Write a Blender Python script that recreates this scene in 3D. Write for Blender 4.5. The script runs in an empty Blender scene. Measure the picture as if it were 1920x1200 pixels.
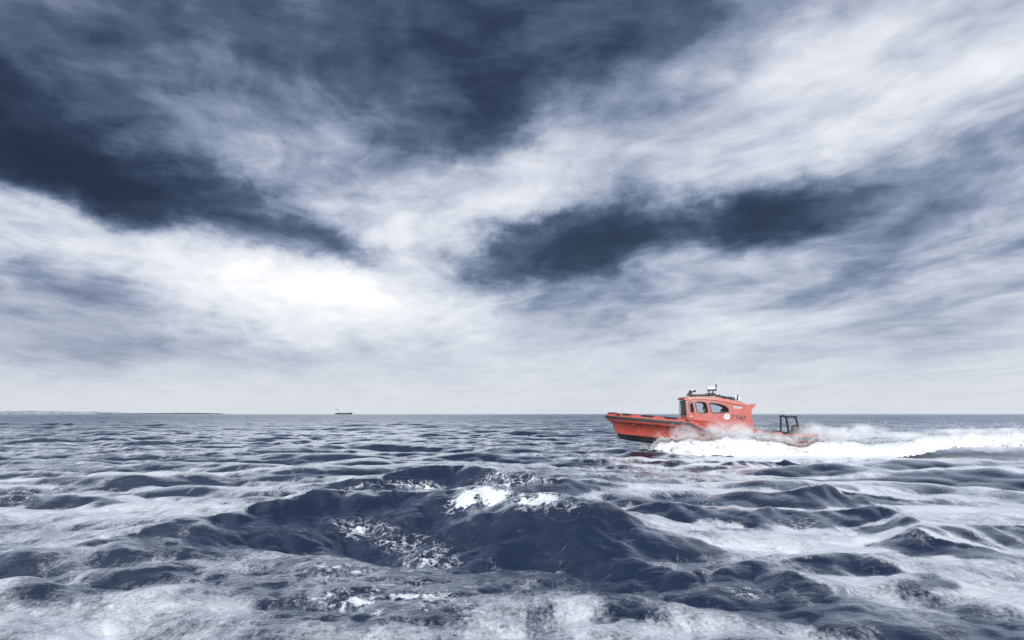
import bpy, bmesh, math, random
import numpy as np
from mathutils import Vector, Matrix, Euler

sc = bpy.context.scene
col = sc.collection
R = math.radians

# ------------------------------------------------------------------ camera
CAM_H = 2.2
F_PX = 1280.0                      # focal length in pixels of a 1920 px wide frame (24 mm on 36 mm)
TILT = math.atan(176.0 / F_PX)
cam_d = bpy.data.cameras.new('camera')
cam_d.lens = 24.0
cam_d.sensor_width = 36.0
cam_d.clip_start = 0.05
cam_d.clip_end = 60000.0
cam = bpy.data.objects.new('camera', cam_d)
col.objects.link(cam)
cam.location = (0, 0, CAM_H)
cam.rotation_euler = (math.pi / 2 + TILT, 0, 0)
sc.camera = cam


def ray(px, py):
    a = (px - 960.0) / F_PX
    b = (600.0 - py) / F_PX
    return (a, math.cos(TILT) - b * math.sin(TILT), math.sin(TILT) + b * math.cos(TILT))


def azel(px, py):
    x, y, z = ray(px, py)
    return math.atan2(x, y), math.atan2(z, math.hypot(x, y))


def at_depth(px, py, Y):
    """the point of the place at distance Y in front of the camera"""
    x, y, z = ray(px, py)
    return Vector((x / y * Y, Y, CAM_H + z / y * Y))


def at_height(px, py, h):
    """the point of the place at height h"""
    x, y, z = ray(px, py)
    t = (h - CAM_H) / z
    return (x * t, y * t)


# ------------------------------------------------------------------ world: overcast sky
SUN_AZ, SUN_EL = R(-160), R(28)     # soft daylight through the overcast, from behind left
world = bpy.data.worlds.new('World')
sc.world = world
world.use_nodes = True
wt = world.node_tree
wt.nodes.clear()


class NT:
    """small helper to write node graphs as expressions"""

    def __init__(self, tree):
        self.t = tree

    def n(self, typ, **kw):
        nd = self.t.nodes.new(typ)
        for k, v in kw.items():
            setattr(nd, k, v)
        return nd

    def put(self, sock, v):
        if isinstance(v, bpy.types.NodeSocket):
            self.t.links.new(v, sock)
        elif v is not None:
            sock.default_value = v

    def m(self, op, a, b=None, c=None, clamp=False):
        nd = self.n('ShaderNodeMath', operation=op, use_clamp=clamp)
        for s, v in zip(nd.inputs, (a, b, c)):
            self.put(s, v)
        return nd.outputs[0]

    def vm(self, op, a, b=None, scale=None):
        nd = self.n('ShaderNodeVectorMath', operation=op)
        self.put(nd.inputs[0], a)
        if b is not None:
            self.put(nd.inputs[1], b)
        if scale is not None:
            self.put(nd.inputs['Scale'], scale)
        return nd.outputs['Value'] if op in ('LENGTH', 'DOT_PRODUCT', 'DISTANCE') else nd.outputs[0]

    def xyz(self, x, y, z=0.0):
        nd = self.n('ShaderNodeCombineXYZ')
        for s, v in zip(nd.inputs, (x, y, z)):
            self.put(s, v)
        return nd.outputs[0]

    def noise(self, vec, scale, detail=5, rough=0.55, dist=0.0, lac=2.0, out='Fac', dim='3D'):
        nd = self.n('ShaderNodeTexNoise', noise_dimensions=dim)
        self.put(nd.inputs['Vector'], vec)
        for k, v in (('Scale', scale), ('Detail', detail), ('Roughness', rough), ('Distortion', dist), ('Lacunarity', lac)):
            self.put(nd.inputs[k], v)
        return nd.outputs[out]

    def mapping(self, vec, loc=(0, 0, 0), rot=(0, 0, 0), scale=(1, 1, 1), kind='POINT'):
        nd = self.n('ShaderNodeMapping', vector_type=kind)
        self.put(nd.inputs[0], vec)
        nd.inputs['Location'].default_value = loc
        nd.inputs['Rotation'].default_value = rot
        nd.inputs['Scale'].default_value = scale
        return nd.outputs[0]

    def rng(self, v, a, b, c=0.0, d=1.0, kind='SMOOTHSTEP'):
        nd = self.n('ShaderNodeMapRange', interpolation_type=kind)
        for s, x in zip(nd.inputs, (v, a, b, c, d)):
            self.put(s, x)
        return nd.outputs[0]

    def ramp(self, v, stops, kind='LINEAR'):
        nd = self.n('ShaderNodeValToRGB')
        nd.color_ramp.interpolation = kind
        e = nd.color_ramp.elements
        while len(e) < len(stops):
            e.new(0.5)
        for el, (p, c) in zip(e, stops):
            el.position = p
            el.color = (*c, 1)
        self.put(nd.inputs[0], v)
        return nd.outputs[0]

    def mix(self, f, a, b):
        nd = self.n('ShaderNodeMix', data_type='RGBA')
        self.put(nd.inputs[0], f)
        self.put(nd.inputs[6], a)
        self.put(nd.inputs[7], b)
        return nd.outputs[2]


def lin(r, g, b):
    f = lambda c: c / 12.92 if c <= 0.04045 else ((c + 0.055) / 1.055) ** 2.4
    return tuple(f(v / 255.0) for v in (r, g, b))


w = NT(wt)
tc = w.n('ShaderNodeTexCoord').outputs['Generated']
sep = w.n('ShaderNodeSeparateXYZ')
w.put(sep.inputs[0], tc)
dx, dy, dz = sep.outputs
az = w.m('ARCTAN2', dx, dy)
el = w.m('ARCSINE', w.m('MINIMUM', dz, 0.9999))
S = w.xyz(az, el)
# the cloud deck seen in perspective: plane coordinates, streets of cloud running away to the left of centre
zz = w.m('ADD', w.m('MAXIMUM', dz, 0.0), 0.10)
deck = w.xyz(w.m('DIVIDE', dx, zz), w.m('DIVIDE', dy, zz))
street = w.mapping(deck, rot=(0, 0, R(-12)))
wn = w.noise(street, 1.1, 3, 0.5, out='Color')
wob = w.vm('SUBTRACT', wn, (0.5, 0.5, 0.5))
fib = w.mapping(w.vm('ADD', street, w.vm('SCALE', wob, scale=0.9)), scale=(1.0, 0.42, 1.0))
n_big = w.noise(fib, 0.9, 4, 0.55)
n_mid = w.noise(fib, 2.6, 6, 0.55, 0.0)
n_fine = w.noise(w.mapping(fib, loc=(3, 7, 1), rot=(0, 0, R(9))), 6.0, 7, 0.6, 0.0)
n_wisp = w.noise(w.mapping(S, scale=(5.0, 15.0, 1)), 1.0, 6, 0.58, 0.25)
warp = w.vm('SCALE', w.vm('SUBTRACT', w.noise(w.mapping(S, scale=(1, 1.6, 1)), 4.5, 7, 0.64, out='Color'), (0.5, 0.5, 0.5)), scale=0.26)
S2 = w.vm('ADD', S, w.vm('MULTIPLY', warp, (1.0, 0.6, 0.0)))

# masses of cloud: (px, py, half width, half height, clockwise tilt, change of tone)
MASSES = [
    (-60, 20, 540, 370, 8, -0.45), (60, 255, 420, 120, 24, -0.32), (310, 365, 400, 80, 16, -0.36), (120, 300, 240, 60, 28, -0.10),
    (580, 445, 240, 70, 27, -0.33), (640, 485, 120, 45, 10, -0.13),
    (1020, -60, 560, 360, -6, -0.47), (600, -60, 520, 260, 10, -0.27), (870, 190, 260, 120, -30, -0.19),
    (1220, 425, 460, 80, -7, -0.54), (1420, 395, 200, 65, -4, -0.30), (960, 485, 270, 80, -12, -0.38),
    (1120, 570, 560, 80, -4, -0.13), (1860, 560, 420, 80, -10, -0.16), (1740, 490, 340, 45, -8, -0.12),
    (70, 590, 470, 80, 8, -0.15), (330, 645, 520, 50, 3, -0.08), (1880, 300, 260, 70, -10, -0.10),
    (580, 550, 400, 95, 6, 0.42), (690, 490, 300, 110, 30, 0.18), (250, 470, 520, 80, 12, 0.22), (10, 400, 260, 80, 15, 0.22),
    (960, 350, 330, 100, -38, 0.20), (1090, 285, 520, 80, -15, 0.13), (1640, 190, 420, 140, -17, 0.12), (1900, 120, 300, 100, -12, 0.12),
    (480, 265, 380, 90, 10, 0.10), (1560, 100, 420, 220, -20, 0.12), (740, 430, 180, 100, 30, 0.12),
]
tone = None
for (px, py, rx, ry, rot, amt) in MASSES:
    a0, e0 = azel(px, py)
    q = w.mapping(S2, (a0, e0, 0), (0, 0, R(-rot)), (rx / F_PX, ry / F_PX, 1), 'TEXTURE')
    g = w.rng(w.vm('LENGTH', q), 0.0, 1.25, amt * 0.9, 0.0)
    tone = g if tone is None else w.m('ADD', tone, g)


def cen(v, amp):
    return w.m('MULTIPLY', w.m('SUBTRACT', v, 0.5), amp)


fade = w.rng(el, 0.0, 0.22, 0.10, 1.0)                 # thin even stratus towards the horizon
base = w.rng(el, 0.0, 0.30, 0.80, 0.58, 'LINEAR')
det = w.m('ADD', w.m('ADD', cen(n_big, 0.70), cen(n_mid, 0.72)), w.m('ADD', cen(n_fine, 0.40), cen(n_wisp, 0.74)))
tone = w.m('ADD', w.m('ADD', base, tone), w.m('MULTIPLY', det, fade))
STOPS = [(0.0, lin(24, 34, 54)), (0.14, lin(48, 60, 84)), (0.30, lin(86, 98, 124)), (0.47, lin(138, 150, 175)),
         (0.64, lin(190, 197, 213)), (0.80, lin(225, 229, 238)), (0.92, lin(244, 246, 250)), (1.0, (1.08, 1.08, 1.08))]
cloud = w.ramp(w.rng(tone, -0.30, 1.30), STOPS)
sky = w.n('ShaderNodeTexSky', sky_type='NISHITA')
sky.sun_disc = False
sky.sun_elevation = SUN_EL
sky.sun_rotation = SUN_AZ
bg1 = w.n('ShaderNodeBackground')
w.put(bg1.inputs[0], sky.outputs[0])
bg1.inputs[1].default_value = 0.05
bg2 = w.n('ShaderNodeBackground')
w.put(bg2.inputs[0], cloud)
bg2.inputs[1].default_value = 0.379
mx = w.n('ShaderNodeMixShader')
mx.inputs[0].default_value = 0.95
wt.links.new(bg1.outputs[0], mx.inputs[1])
wt.links.new(bg2.outputs[0], mx.inputs[2])
wo = w.n('ShaderNodeOutputWorld')
wt.links.new(mx.outputs[0], wo.inputs[0])
world.cycles.sampling_method = 'MANUAL'
world.cycles.sample_map_resolution = 1024

sun_d = bpy.data.lights.new('sun', 'SUN')
sun_d.energy = 1.5
sun_d.angle = R(35)
sun_d.color = (1.0, 0.99, 0.98)
sun = bpy.data.objects.new('sun', sun_d)
col.objects.link(sun)
sun.rotation_euler = (math.pi / 2 - SUN_EL, 0, math.pi - SUN_AZ)

vs = sc.view_settings
vs.view_transform = 'Standard'
vs.look = 'None'
vs.exposure = 1.4
vs.gamma = 1.0
vs.use_curve_mapping = False


# ------------------------------------------------------------------ mesh helpers
def link_mesh(name, verts, faces, mat=None, parent=None, smooth=False):
    me = bpy.data.meshes.new(name)
    me.from_pydata([tuple(v) for v in verts], [], [tuple(f) for f in faces])
    me.update()
    o = bpy.data.objects.new(name, me)
    col.objects.link(o)
    if mat:
        me.materials.append(mat)
    if parent:
        o.parent = parent
    if smooth:
        me.shade_smooth()
    return o


def fast_mesh(name, co, quads):
    me = bpy.data.meshes.new(name)
    me.vertices.add(len(co))
    me.vertices.foreach_set('co', np.ascontiguousarray(co, dtype=np.float32).ravel())
    k = quads.shape[1]
    me.loops.add(quads.size)
    me.loops.foreach_set('vertex_index', np.ascontiguousarray(quads, dtype=np.int32).ravel())
    me.polygons.add(len(quads))
    me.polygons.foreach_set('loop_start', np.arange(len(quads), dtype=np.int32) * k)
    me.update(calc_edges=True)
    return me


def tag(o, label=None, cat=None, group=None, kind=None):
    for k, v in (('label', label), ('category', cat), ('group', group), ('kind', kind)):
        if v:
            o[k] = v
    return o


def new_mat(name):
    m = bpy.data.materials.new(name)
    m.use_nodes = True
    m.node_tree.nodes.clear()
    g = NT(m.node_tree)
    out = g.n('ShaderNodeOutputMaterial')
    return m, g, out


def principled(g, **kw):
    p = g.n('ShaderNodeBsdfPrincipled')
    for k, v in kw.items():
        g.put(p.inputs[k.replace('_', ' ')], v)
    return p


# ------------------------------------------------------------------ the sea: wind waves from a spectrum plus the crests of the place
def band(seed, L, N, lo, hi, rms, spread=4.0, wind=R(-97)):
    """one octave of wind sea on a periodic tile: height, sideways drift, crest sharpness"""
    rg = np.random.default_rng(seed)
    k1 = 2 * np.pi * np.fft.fftfreq(N, L / N)
    kx, ky = np.meshgrid(k1, k1, indexing='ij')
    k = np.hypot(kx, ky)
    k[0, 0] = 1
    lam = 2 * np.pi / k
    c = (kx * math.cos(wind) + ky * math.sin(wind)) / k
    P = k ** -4.0 * (0.04 + np.abs(c) ** spread) * np.where(c < 0, 0.25, 1.0)
    edge = np.clip((lam - lo) / (0.15 * lo), 0, 1) * np.clip((hi - lam) / (0.15 * hi), 0, 1)
    P = P * edge
    P[0, 0] = 0
    H = np.sqrt(P) * (rg.normal(size=(N, N)) + 1j * rg.normal(size=(N, N)))
    f = lambda X: np.real(np.fft.ifft2(X))
    h = f(H)
    s = rms / h.std()
    dX = f(-1j * kx / k * H) * s
    dY = f(-1j * ky / k * H) * s
    J = f(k * H) * s
    return [a.astype(np.float32) for a in (h * s, dX, dY, J)] + [L]


def sample(tile, x, y):
    L = tile[4]
    N = tile[0].shape[0]
    u = (x / L * N) % N
    v = (y / L * N) % N
    i = np.floor(u).astype(np.int32)
    j = np.floor(v).astype(np.int32)
    fu = (u - i).astype(np.float32)
    fv = (v - j).astype(np.float32)
    i %= N
    j %= N
    i1 = (i + 1) % N
    j1 = (j + 1) % N
    return [a[i, j] * (1 - fu) * (1 - fv) + a[i1, j] * fu * (1 - fv) + a[i, j1] * (1 - fu) * fv + a[i1, j1] * fu * fv for a in tile[:4]]


def sstep(a, b, x):
    t = np.clip((x - a) / (b - a), 0, 1)
    return t * t * (3 - 2 * t)


def steps(a, b, g):
    n = max(2, int(math.log(b / a) / g))
    return np.geomspace(a, b, n, endpoint=False)


rad = np.concatenate([steps(0.8, 5.5, .035), steps(5.5, 25, .0055), steps(25, 150, .0040), steps(150, 500, .0062), steps(500, 3500, .0085), steps(3500, 30000, .05), [30000.0]])
front = np.radians(np.linspace(-41, 41, 820))
rest = np.radians(np.linspace(41, 319, 62)[1:-1])
ang = np.concatenate([front, rest])
NR, NA = len(rad), len(ang)
RR, AA = np.meshgrid(rad, ang, indexing='ij')
X0 = (RR * np.sin(AA)).astype(np.float64)
Y0 = (RR * np.cos(AA)).astype(np.float64)
dr = np.gradient(rad)[:, None] * np.ones((1, NA))
da = np.full(NA, front[1] - front[0])
da[len(front):] = rest[1] - rest[0]
cell = np.maximum(dr, RR * da[None, :])

tiles = [(band(5, 391.0, 512, 20.0, 60.0, 0.11, 6.0), 20.0),
         (band(11, 173.0, 512, 7.0, 20.0, 0.110, 6.0), 7.0),
         (band(23, 67.0, 512, 2.2, 7.0, 0.080, 4.0), 2.2),
         (band(37, 19.0, 512, 0.6, 2.2, 0.0310, 2.5), 0.6),
         (band(51, 5.3, 512, 0.16, 0.6, 0.0095, 1.2), 0.16)]

# zone where the big crests below take over from the random swell
calm = (1 - 0.75 * sstep(30, 16, RR)) * (1 - 0.75 * np.exp(-((X0 - 12) / 9) ** 2 - ((Y0 - 38) / 5) ** 2))
Z = np.zeros_like(X0)
DX = np.zeros_like(X0)
DY = np.zeros_like(X0)
JJ = np.zeros_like(X0)
ZS = np.zeros_like(X0)
for n, (tl, lo) in enumerate(tiles):
    wgt = sstep(0.9, 0.35, cell / lo) * (calm if n < 2 else (0.35 + 0.65 * calm) if n == 2 else (1 + 0.7 * np.exp(-((X0 - 10) / 6) ** 2 - ((Y0 - 35) / 4) ** 2)) if n == 3 else 1.0)
    h, ax, ay, jj = sample(tl, X0, Y0)
    Z += h * wgt
    if n < 3:
        ZS += h * wgt
    DX += ax * wgt * (1.25 if n < 2 else 1.5)
    DY += ay * wgt * (1.25 if n < 2 else 1.5)
    JJ += jj * wgt

# crests that stand out: (image point of the crest, height) -> a ridge line in the place, face width, back width
CRESTS = [
    # the breaking crest in the middle and its shoulders
    ([(120, 1035, .05), (300, 985, .24), (430, 948, .44), (560, 922, .58), (690, 908, .68), (800, 906, .73), (890, 911, .75), (990, 919, .76), (1050, 933, .70), (1110, 958, .52), (1200, 985, .36), (1350, 1030, .05)], 1.35, 1.4, .42),
    ([(560, 905, .05), (700, 890, .32), (800, 875, .46), (870, 872, .50), (950, 887, .40), (1050, 900, .26), (1160, 905, .05)], .7, .9, .15),
    ([(1060, 985, .05), (1110, 1003, .20), (1180, 1043, .18), (1260, 1068, .14), (1330, 1095, .02)], .45, .6, .2),
    # low swell in the foreground
    ([(780, 1005, .0), (880, 1022, .08), (980, 1056, .15), (1060, 1066, .17), (1150, 1110, .14), (1230, 1160, .05)], 1.6, .45, .05),
    ([(-220, 1150, .10), (0, 1108, .15), (130, 1080, .18), (260, 1063, .18), (340, 1074, .12), (460, 1085, .02)], 1.5, .6, .04),
    # crests on the right
    ([(1370, 935, .02), (1470, 922, .22), (1540, 906, .42), (1600, 917, .25), (1720, 935, .02)], .5, .7, .15),
    ([(1380, 985, .02), (1438, 952, .26), (1490, 960, .20), (1640, 952, .30), (1700, 972, .28), (1770, 1010, .20), (1870, 1040, .02)], .45, .7, .15),
    ([(1280, 1110, .02), (1380, 1070, .17), (1430, 1060, .21), (1490, 1076, .18), (1570, 1122, .10), (1660, 1160, .02)], .42, .55, .12),
    ([(1400, 1068, .02), (1500, 1046, .18), (1600, 1035, .24), (1660, 1042, .22), (1730, 1080, .13), (1810, 1125, .02)], .45, .6, .12),
    ([(1180, 960, .02), (1260, 945, .26), (1310, 951, .20), (1380, 968, .02)], .4, .55, .12),
    ([(1740, 1015, .02), (1880, 992, .20), (2000, 987, .22), (2150, 1000, .02)], .5, .6, .1),
    # left
    ([(-120, 932, .16), (60, 924, .20), (170, 930, .15), (300, 945, .02)], .6, .7, .1),
    # dark hollow under the bow of the boat
    ([(1110, 848, .02), (1180, 843, .16), (1260, 847, .22), (1330, 852, .12), (1400, 858, .02)], .8, 1.2, .15),
    ([(1330, 868, .02), (1400, 853, .34), (1450, 851, .36), (1530, 864, .02)], .8, 1.0, .1),
]
PX, PY = X0 + 0, Y0 + 0
near = RR < 60
xs, ys = X0[near], Y0[near]
# the ridge lines wander a little
wx = 0.10 * np.sin(ys * 1.7 + 1.3 * np.sin(xs * 0.9)) + 0.10 * np.sin(ys * 4.1 + xs * 2.3)
wy = 0.10 * np.sin(xs * 1.9 + 0.8 * np.sin(ys * 1.1)) + 0.08 * np.sin(xs * 4.7 - ys * 1.9) + 0.05 * np.sin(xs * 11.0 + ys * 3)
hero = np.zeros_like(xs)
face = np.zeros_like(xs)
for pts, wf, wb, trough in CRESTS:
    P = [(*at_height(a, b, h), h) for a, b, h in pts]
    qx, qy = xs + wx, ys + wy
    box = (qx > min(p[0] for p in P) - 7) & (qx < max(p[0] for p in P) + 7) & (qy > min(p[1] for p in P) - 7) & (qy < max(p[1] for p in P) + 7)
    bx1, by1 = qx[box], qy[box]
    rec = []
    for (x1, y1, h1), (x2, y2, h2) in zip(P[:-1], P[1:]):
        ex, ey = x2 - x1, y2 - y1
        t = np.clip(((bx1 - x1) * ex + (by1 - y1) * ey) / (ex * ex + ey * ey), 0, 1)
        cx, cy = x1 + t * ex, y1 + t * ey
        d = np.hypot(bx1 - cx, by1 - cy)
        side = (ex * (by1 - cy) - ey * (bx1 - cx)) / math.hypot(ex, ey) / np.maximum(d, 1e-6)
        rec.append((d, h1 + (h2 - h1) * t, side))
    best = np.min([r[0] for r in rec], axis=0)
    sw = sum(np.exp(-(r[0] - best) / 0.22) for r in rec)
    bh = sum(np.exp(-(r[0] - best) / 0.22) * r[1] for r in rec) / sw
    bs = sum(np.exp(-(r[0] - best) / 0.22) * r[2] for r in rec) / sw
    wd = wf + (wb - wf) * sstep(-1, 1, bs)
    e = 0.08 if max(p[2] for p in P) > .25 else .22
    shp = np.exp(-(np.sqrt(best * best + e * e) - e) / wd * 1.25)
    hero[box] += bh * shp
    hero[box] -= np.clip(-bs, 0, 1) * trough * bh / max(0.3, max(p[2] for p in P)) * np.exp(-((best - 1.9 * wf) / wf) ** 2)
Z[near] += hero * 0.92
ZS[near] += hero * 0.92

foam = np.zeros_like(X0)
foam_shine = np.zeros_like(X0)  # thin foam film that also paints the sky shine on the water
# white caps where the sea folds
foam += sstep(0.50 - .08 * sstep(30, 80, RR), 0.9, JJ * 0.9) * 0.8 * sstep(9, 24, RR) * sstep(420, 200, RR)


def on_sea(px, py):
    """where the line of sight through an image point first meets the waves"""
    rx_, ry_, rz_ = ray(px, py)
    t = np.geomspace(3.0, 300.0, 3000)
    x, y, z = rx_ * t, ry_ * t, CAM_H + rz_ * t
    ri = np.clip(np.searchsorted(rad, np.hypot(x, y)), 0, NR - 1)
    ai = np.clip(np.searchsorted(front, np.arctan2(x, y)), 0, len(front) - 1)
    k_ = int(np.argmax(z < Z[ri, ai]))
    return x[k_], y[k_]


def spots(arr, items):
    for px, py, h, rx, ry, a in items:
        x, y = on_sea(px, py) if -50 < px < 1970 else at_height(px, py, h)
        arr += a * np.exp(-((X0 - x) / (rx * 1.2)) ** 2 - ((Y0 - y) / (ry * 1.2)) ** 2)


spots(foam, [
    (815, 912, .68, .36, .26, .8), (850, 918, .66, .42, .28, .95), (900, 922, .66, .40, .25, .75), (950, 926, .66, .28, .25, .70), (985, 940, .58, .18, .28, .85), (935, 940, .58, .14, .25, .7), (870, 930, .58, .25, .2, .7),
    (1030, 932, .66, .18, .28, .7), (930, 910, .70, .6, .3, .55), (775, 908, .68, .4, .25, .5), (680, 908, .66, .7, .15, .38), (740, 908, .66, .5, .18, .45), (1040, 936, .66, .22, .25, .5), (1075, 948, .6, .2, .2, .4), (940, 890, .5, .7, .4, .55), (1000, 900, .4, .7, .3, .45), (870, 872, .66, .5, .3, .4),
    (672, 1000, -.1, .28, .22, 0.61), (660, 985, 0, .45, .3, 0.36), (720, 1000, -.05, .3, .3, 0.29),
    (640, 1068, -.15, .35, .25, 0.58), (612, 1050, -.15, .22, .35, 0.50), (735, 1072, -.15, .34, .16, 0.72), (800, 1045, -.1, .48, .38, 0.45), (835, 1065, -.1, .22, .16, 0.47), (770, 1022, -.1, .4, .25, 0.37),
    (620, 1125, -.1, .35, .13, 0.52), (680, 1128, -.1, .28, .13, 0.52), (720, 1148, -.1, .12, .1, 0.43), (785, 1118, -.05, .30, .16, 0.72), (830, 1128, -.05, .34, .16, 0.61), (890, 1148, 0, .32, .10, 0.50), (1000, 1165, .05, .2, .06, 0.43),
    (690, 1110, -.1, .7, .45, 0.24), (1410, 1110, .1, .3, .15, 0.36), (1500, 985, .1, .5, .3, 0.32), (60, 925, .3, 1.2, .6, 0.36), (30, 935, .25, 1.0, .4, 0.29),
    (700, 1085, -.1, 1.0, .5, 0.20),
])
spots(foam_shine, [  # pale flats: sky shine painted as film, with some thin foam
    (100, 1160, .1, 1.8, .8, .46), (350, 1120, .1, 1.5, .7, .28), (700, 1190, 0, 1.2, .4, .40), (1000, 1165, 0, .8, .4, .25), (1050, 1140, .1, 1.0, .7, .38), (1230, 1185, .1, 1.2, .45, .46), (1560, 1185, .1, 1.3, .4, .32),
    (1700, 1020, .1, 2.0, 1.5, .42), (1400, 1000, .1, 1.4, 1.0, .34), (1600, 1090, .1, 1.2, .5, .3), (250, 1030, 0, 1.5, .8, .2), (80, 900, 0, 4, 3, .3), (1700, 960, 0, 2.5, 1.6, .3), (1850, 1120, .1, 1.2, .8, .40), (-50, 1180, .1, 1.5, .8, .46),
    (150, 960, 0, 3.7, 2.6, .32), (400, 900, 0, 4.5, 3, .20), (1500, 900, 0, 5, 3.7, .24), (1250, 930, 0, 2.2, 1.5, .25), (1800, 900, 0, 5, 4, .25), (1260, 866, 0, 3.5, 2.0, .35), (1400, 872, 0, 3.5, 2.0, .3),
])
foam *= 1.17
# churned water beside and behind the boat: a long white hump that widens to the right
bx0 = at_height(1235, 845, 0)[0]
xw = np.clip((X0 - bx0) / 24.0, 0, 1)
yc = np.where(X0 < 17, 39.0 - math.tan(R(11)) * (X0 - 11.35), 37.9 + (X0 - 17) * 0.13)
half = (0.8 + 1.65 * sstep(bx0, bx0 + 5, X0) + 1.1 * sstep(.4, 1, xw)) * sstep(bx0 - 1.0, bx0 + 2.0, X0)
dist = (Y0 - yc) / np.maximum(half, 0.05)
lump = np.sin(X0 * 1.9 + 2 * np.sin(Y0 * 1.1)) * .5 + np.sin(X0 * 4.3 + Y0 * 2.9) * .3 + np.sin(X0 * 9.1 - Y0 * 6.3) * .25
wake = np.exp(-np.abs(dist) ** 3) * (X0 > bx0 - 1.5) * (RR < 75)
Z += wake * (0.30 + 0.85 * sstep(.25, .8, xw) * np.exp(-((Y0 - yc - half * .35) / (half * .55 + .1)) ** 2) + 0.10 * lump)
foam = foam * (1 - wake) + wake * 1.35
foam_shine += 0.7 * np.exp(-np.abs((Y0 - yc - 1.5) / (half * 2.2 + .3)) ** 2) * (X0 > bx0 + 2) * (RR < 90)

slope = np.gradient(ZS, axis=0) / np.gradient(rad)[:, None]
shine_side = 1 - sstep(-0.06, 0.20, slope)          # sky shine painted as white film on backs and flats, faces kept dark
foam_shine = foam_shine * (0.10 + 0.90 * shine_side) * 1.55 + (0.46 + 0.16 * sstep(20, 50, RR)) * sstep(7, 13, RR) * sstep(300, 60, RR) * shine_side
crumb = sample(tiles[4][0], X0 * 1.7 + 3, Y0 * 1.7)[0] / 0.0095 + 0.6 * sample(tiles[3][0], X0 * 1.9, Y0 * 1.9 + 5)[0] / 0.0310
Z += sstep(.3, .95, foam) * crumb * 0.014 * sstep(60, 35, RR)
Xd, Yd = X0 + DX, Y0 + DY
co = np.stack([Xd, Yd, Z], -1).reshape(-1, 3)
ii, jj = np.meshgrid(np.arange(NR - 1), np.arange(NA), indexing='ij')
j2 = (jj + 1) % NA
quads = np.stack([ii * NA + jj, ii * NA + j2, (ii + 1) * NA + j2, (ii + 1) * NA + jj], -1).reshape(-1, 4)
sea_me = fast_mesh('sea', co, quads)
for nm, arr in (('foam', foam), ('foam_shine', foam_shine), ('far', sstep(math.log(50), math.log(900), np.log(RR)))):
    at = sea_me.attributes.new(nm, 'FLOAT', 'POINT')
    at.data.foreach_set('value', np.ascontiguousarray(arr, dtype=np.float32).ravel())
sea_me.shade_smooth()

M_sea, g, out = new_mat('sea_water')
geo = g.n('ShaderNodeNewGeometry').outputs['Position']
attr = lambda nm: (lambda nd: nd.outputs['Fac'])(g.n('ShaderNodeAttribute', attribute_name=nm))
fo, ve, far = attr('foam'), attr('foam_shine'), attr('far')
flat = g.vm('MULTIPLY', geo, (1, 1, 0.6))
nz1 = g.noise(flat, 5.0, 7, 0.62, 0.6)
nz2 = g.noise(flat, 1.3, 5, 0.55, 0.4)
nz3 = g.noise(flat, 11.0, 6, 0.65, 0.3)
fv = g.m('ADD', fo, g.m('ADD', g.m('MULTIPLY', g.m('SUBTRACT', nz1, 0.5), 2.4), g.m('MULTIPLY', g.m('SUBTRACT', nz2, 0.5), 1.3)))
fv = g.m('ADD', fv, g.m('MULTIPLY', g.m('SUBTRACT', nz3, 0.5), 1.7))
blot = g.rng(fv, 0.70, 1.02)
wfil = g.m('MULTIPLY', g.m('SUBTRACT', fo, 0.10), 0.13)


def threads(scale, dist):
    n_ = g.noise(flat, scale, 6, 0.62, dist)
    return g.m('SUBTRACT', 1.0, g.rng(g.m('ABSOLUTE', g.m('SUBTRACT', n_, 0.5)), 0.0, wfil))


fil = g.m('MAXIMUM', g.m('MULTIPLY', threads(1.7, 1.0), 0.85), g.m('MULTIPLY', threads(4.2, 0.8), 0.75))
fil = g.m('MULTIPLY', g.m('MULTIPLY', fil, g.rng(nz1, 0.36, 0.60)), g.rng(nz3, 0.36, 0.58))
fmask = g.m('MULTIPLY', g.m('MAXIMUM', blot, fil), g.rng(fo, 0.06, 0.28))
# pale film: wind-drawn foam streaks, and sky shine painted in white
stk = g.mapping(geo, rot=(0, 0, R(7)), scale=(1.9, 0.75, 1.0))
st = g.noise(stk, 1.0, 8, 0.62, 0.5)
st2 = g.noise(g.mapping(geo, rot=(0, 0, R(4)), scale=(12, 8, 5)), 1.0, 7, 0.7, 0.3)
st3 = g.noise(g.mapping(geo, rot=(0, 0, R(-8)), scale=(26, 15, 9)), 1.0, 5, 0.7, 0.2)
vv = g.m('ADD', g.m('ADD', ve, g.m('MULTIPLY', g.m('SUBTRACT', st, .5), 1.7)), g.m('ADD', g.m('MULTIPLY', g.m('SUBTRACT', st2, .5), .75), g.m('MULTIPLY', g.m('SUBTRACT', st3, .5), .8)))
vmask = g.m('MULTIPLY', g.rng(vv, 0.20, 0.95), 0.88)
# ripples
rp1 = g.noise(g.mapping(geo, rot=(0, 0, R(5)), scale=(2.2, 4.2, 2.0)), 2.2, 8, 0.62, 0.35)
rp2 = g.noise(g.mapping(geo, scale=(0.10, 0.35, 0.3)), 1.0, 6, 0.6, 0.3)
rp3 = g.noise(g.mapping(geo, scale=(0.55, 1.3, 0.6)), 1.0, 5, 0.6, 0.2)
hgt = g.m('ADD', g.m('ADD', g.m("MULTIPLY", rp1, 0.021), g.m('MULTIPLY', g.m('MULTIPLY', rp3, 0.42), far)), g.m('MULTIPLY', g.m("MULTIPLY", rp2, 1.4), far))
bump = g.n('ShaderNodeBump')
bump.inputs['Strength'].default_value = 1.0
bump.inputs['Distance'].default_value = 1.0
g.put(bump.inputs['Height'], hgt)
deep = g.n('ShaderNodeBsdfDiffuse')
deep.inputs[0].default_value = (*lin(8, 25, 50), 1)
g.t.links.new(bump.outputs[0], deep.inputs['Normal'])
shine = g.n('ShaderNodeBsdfGlossy')
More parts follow.
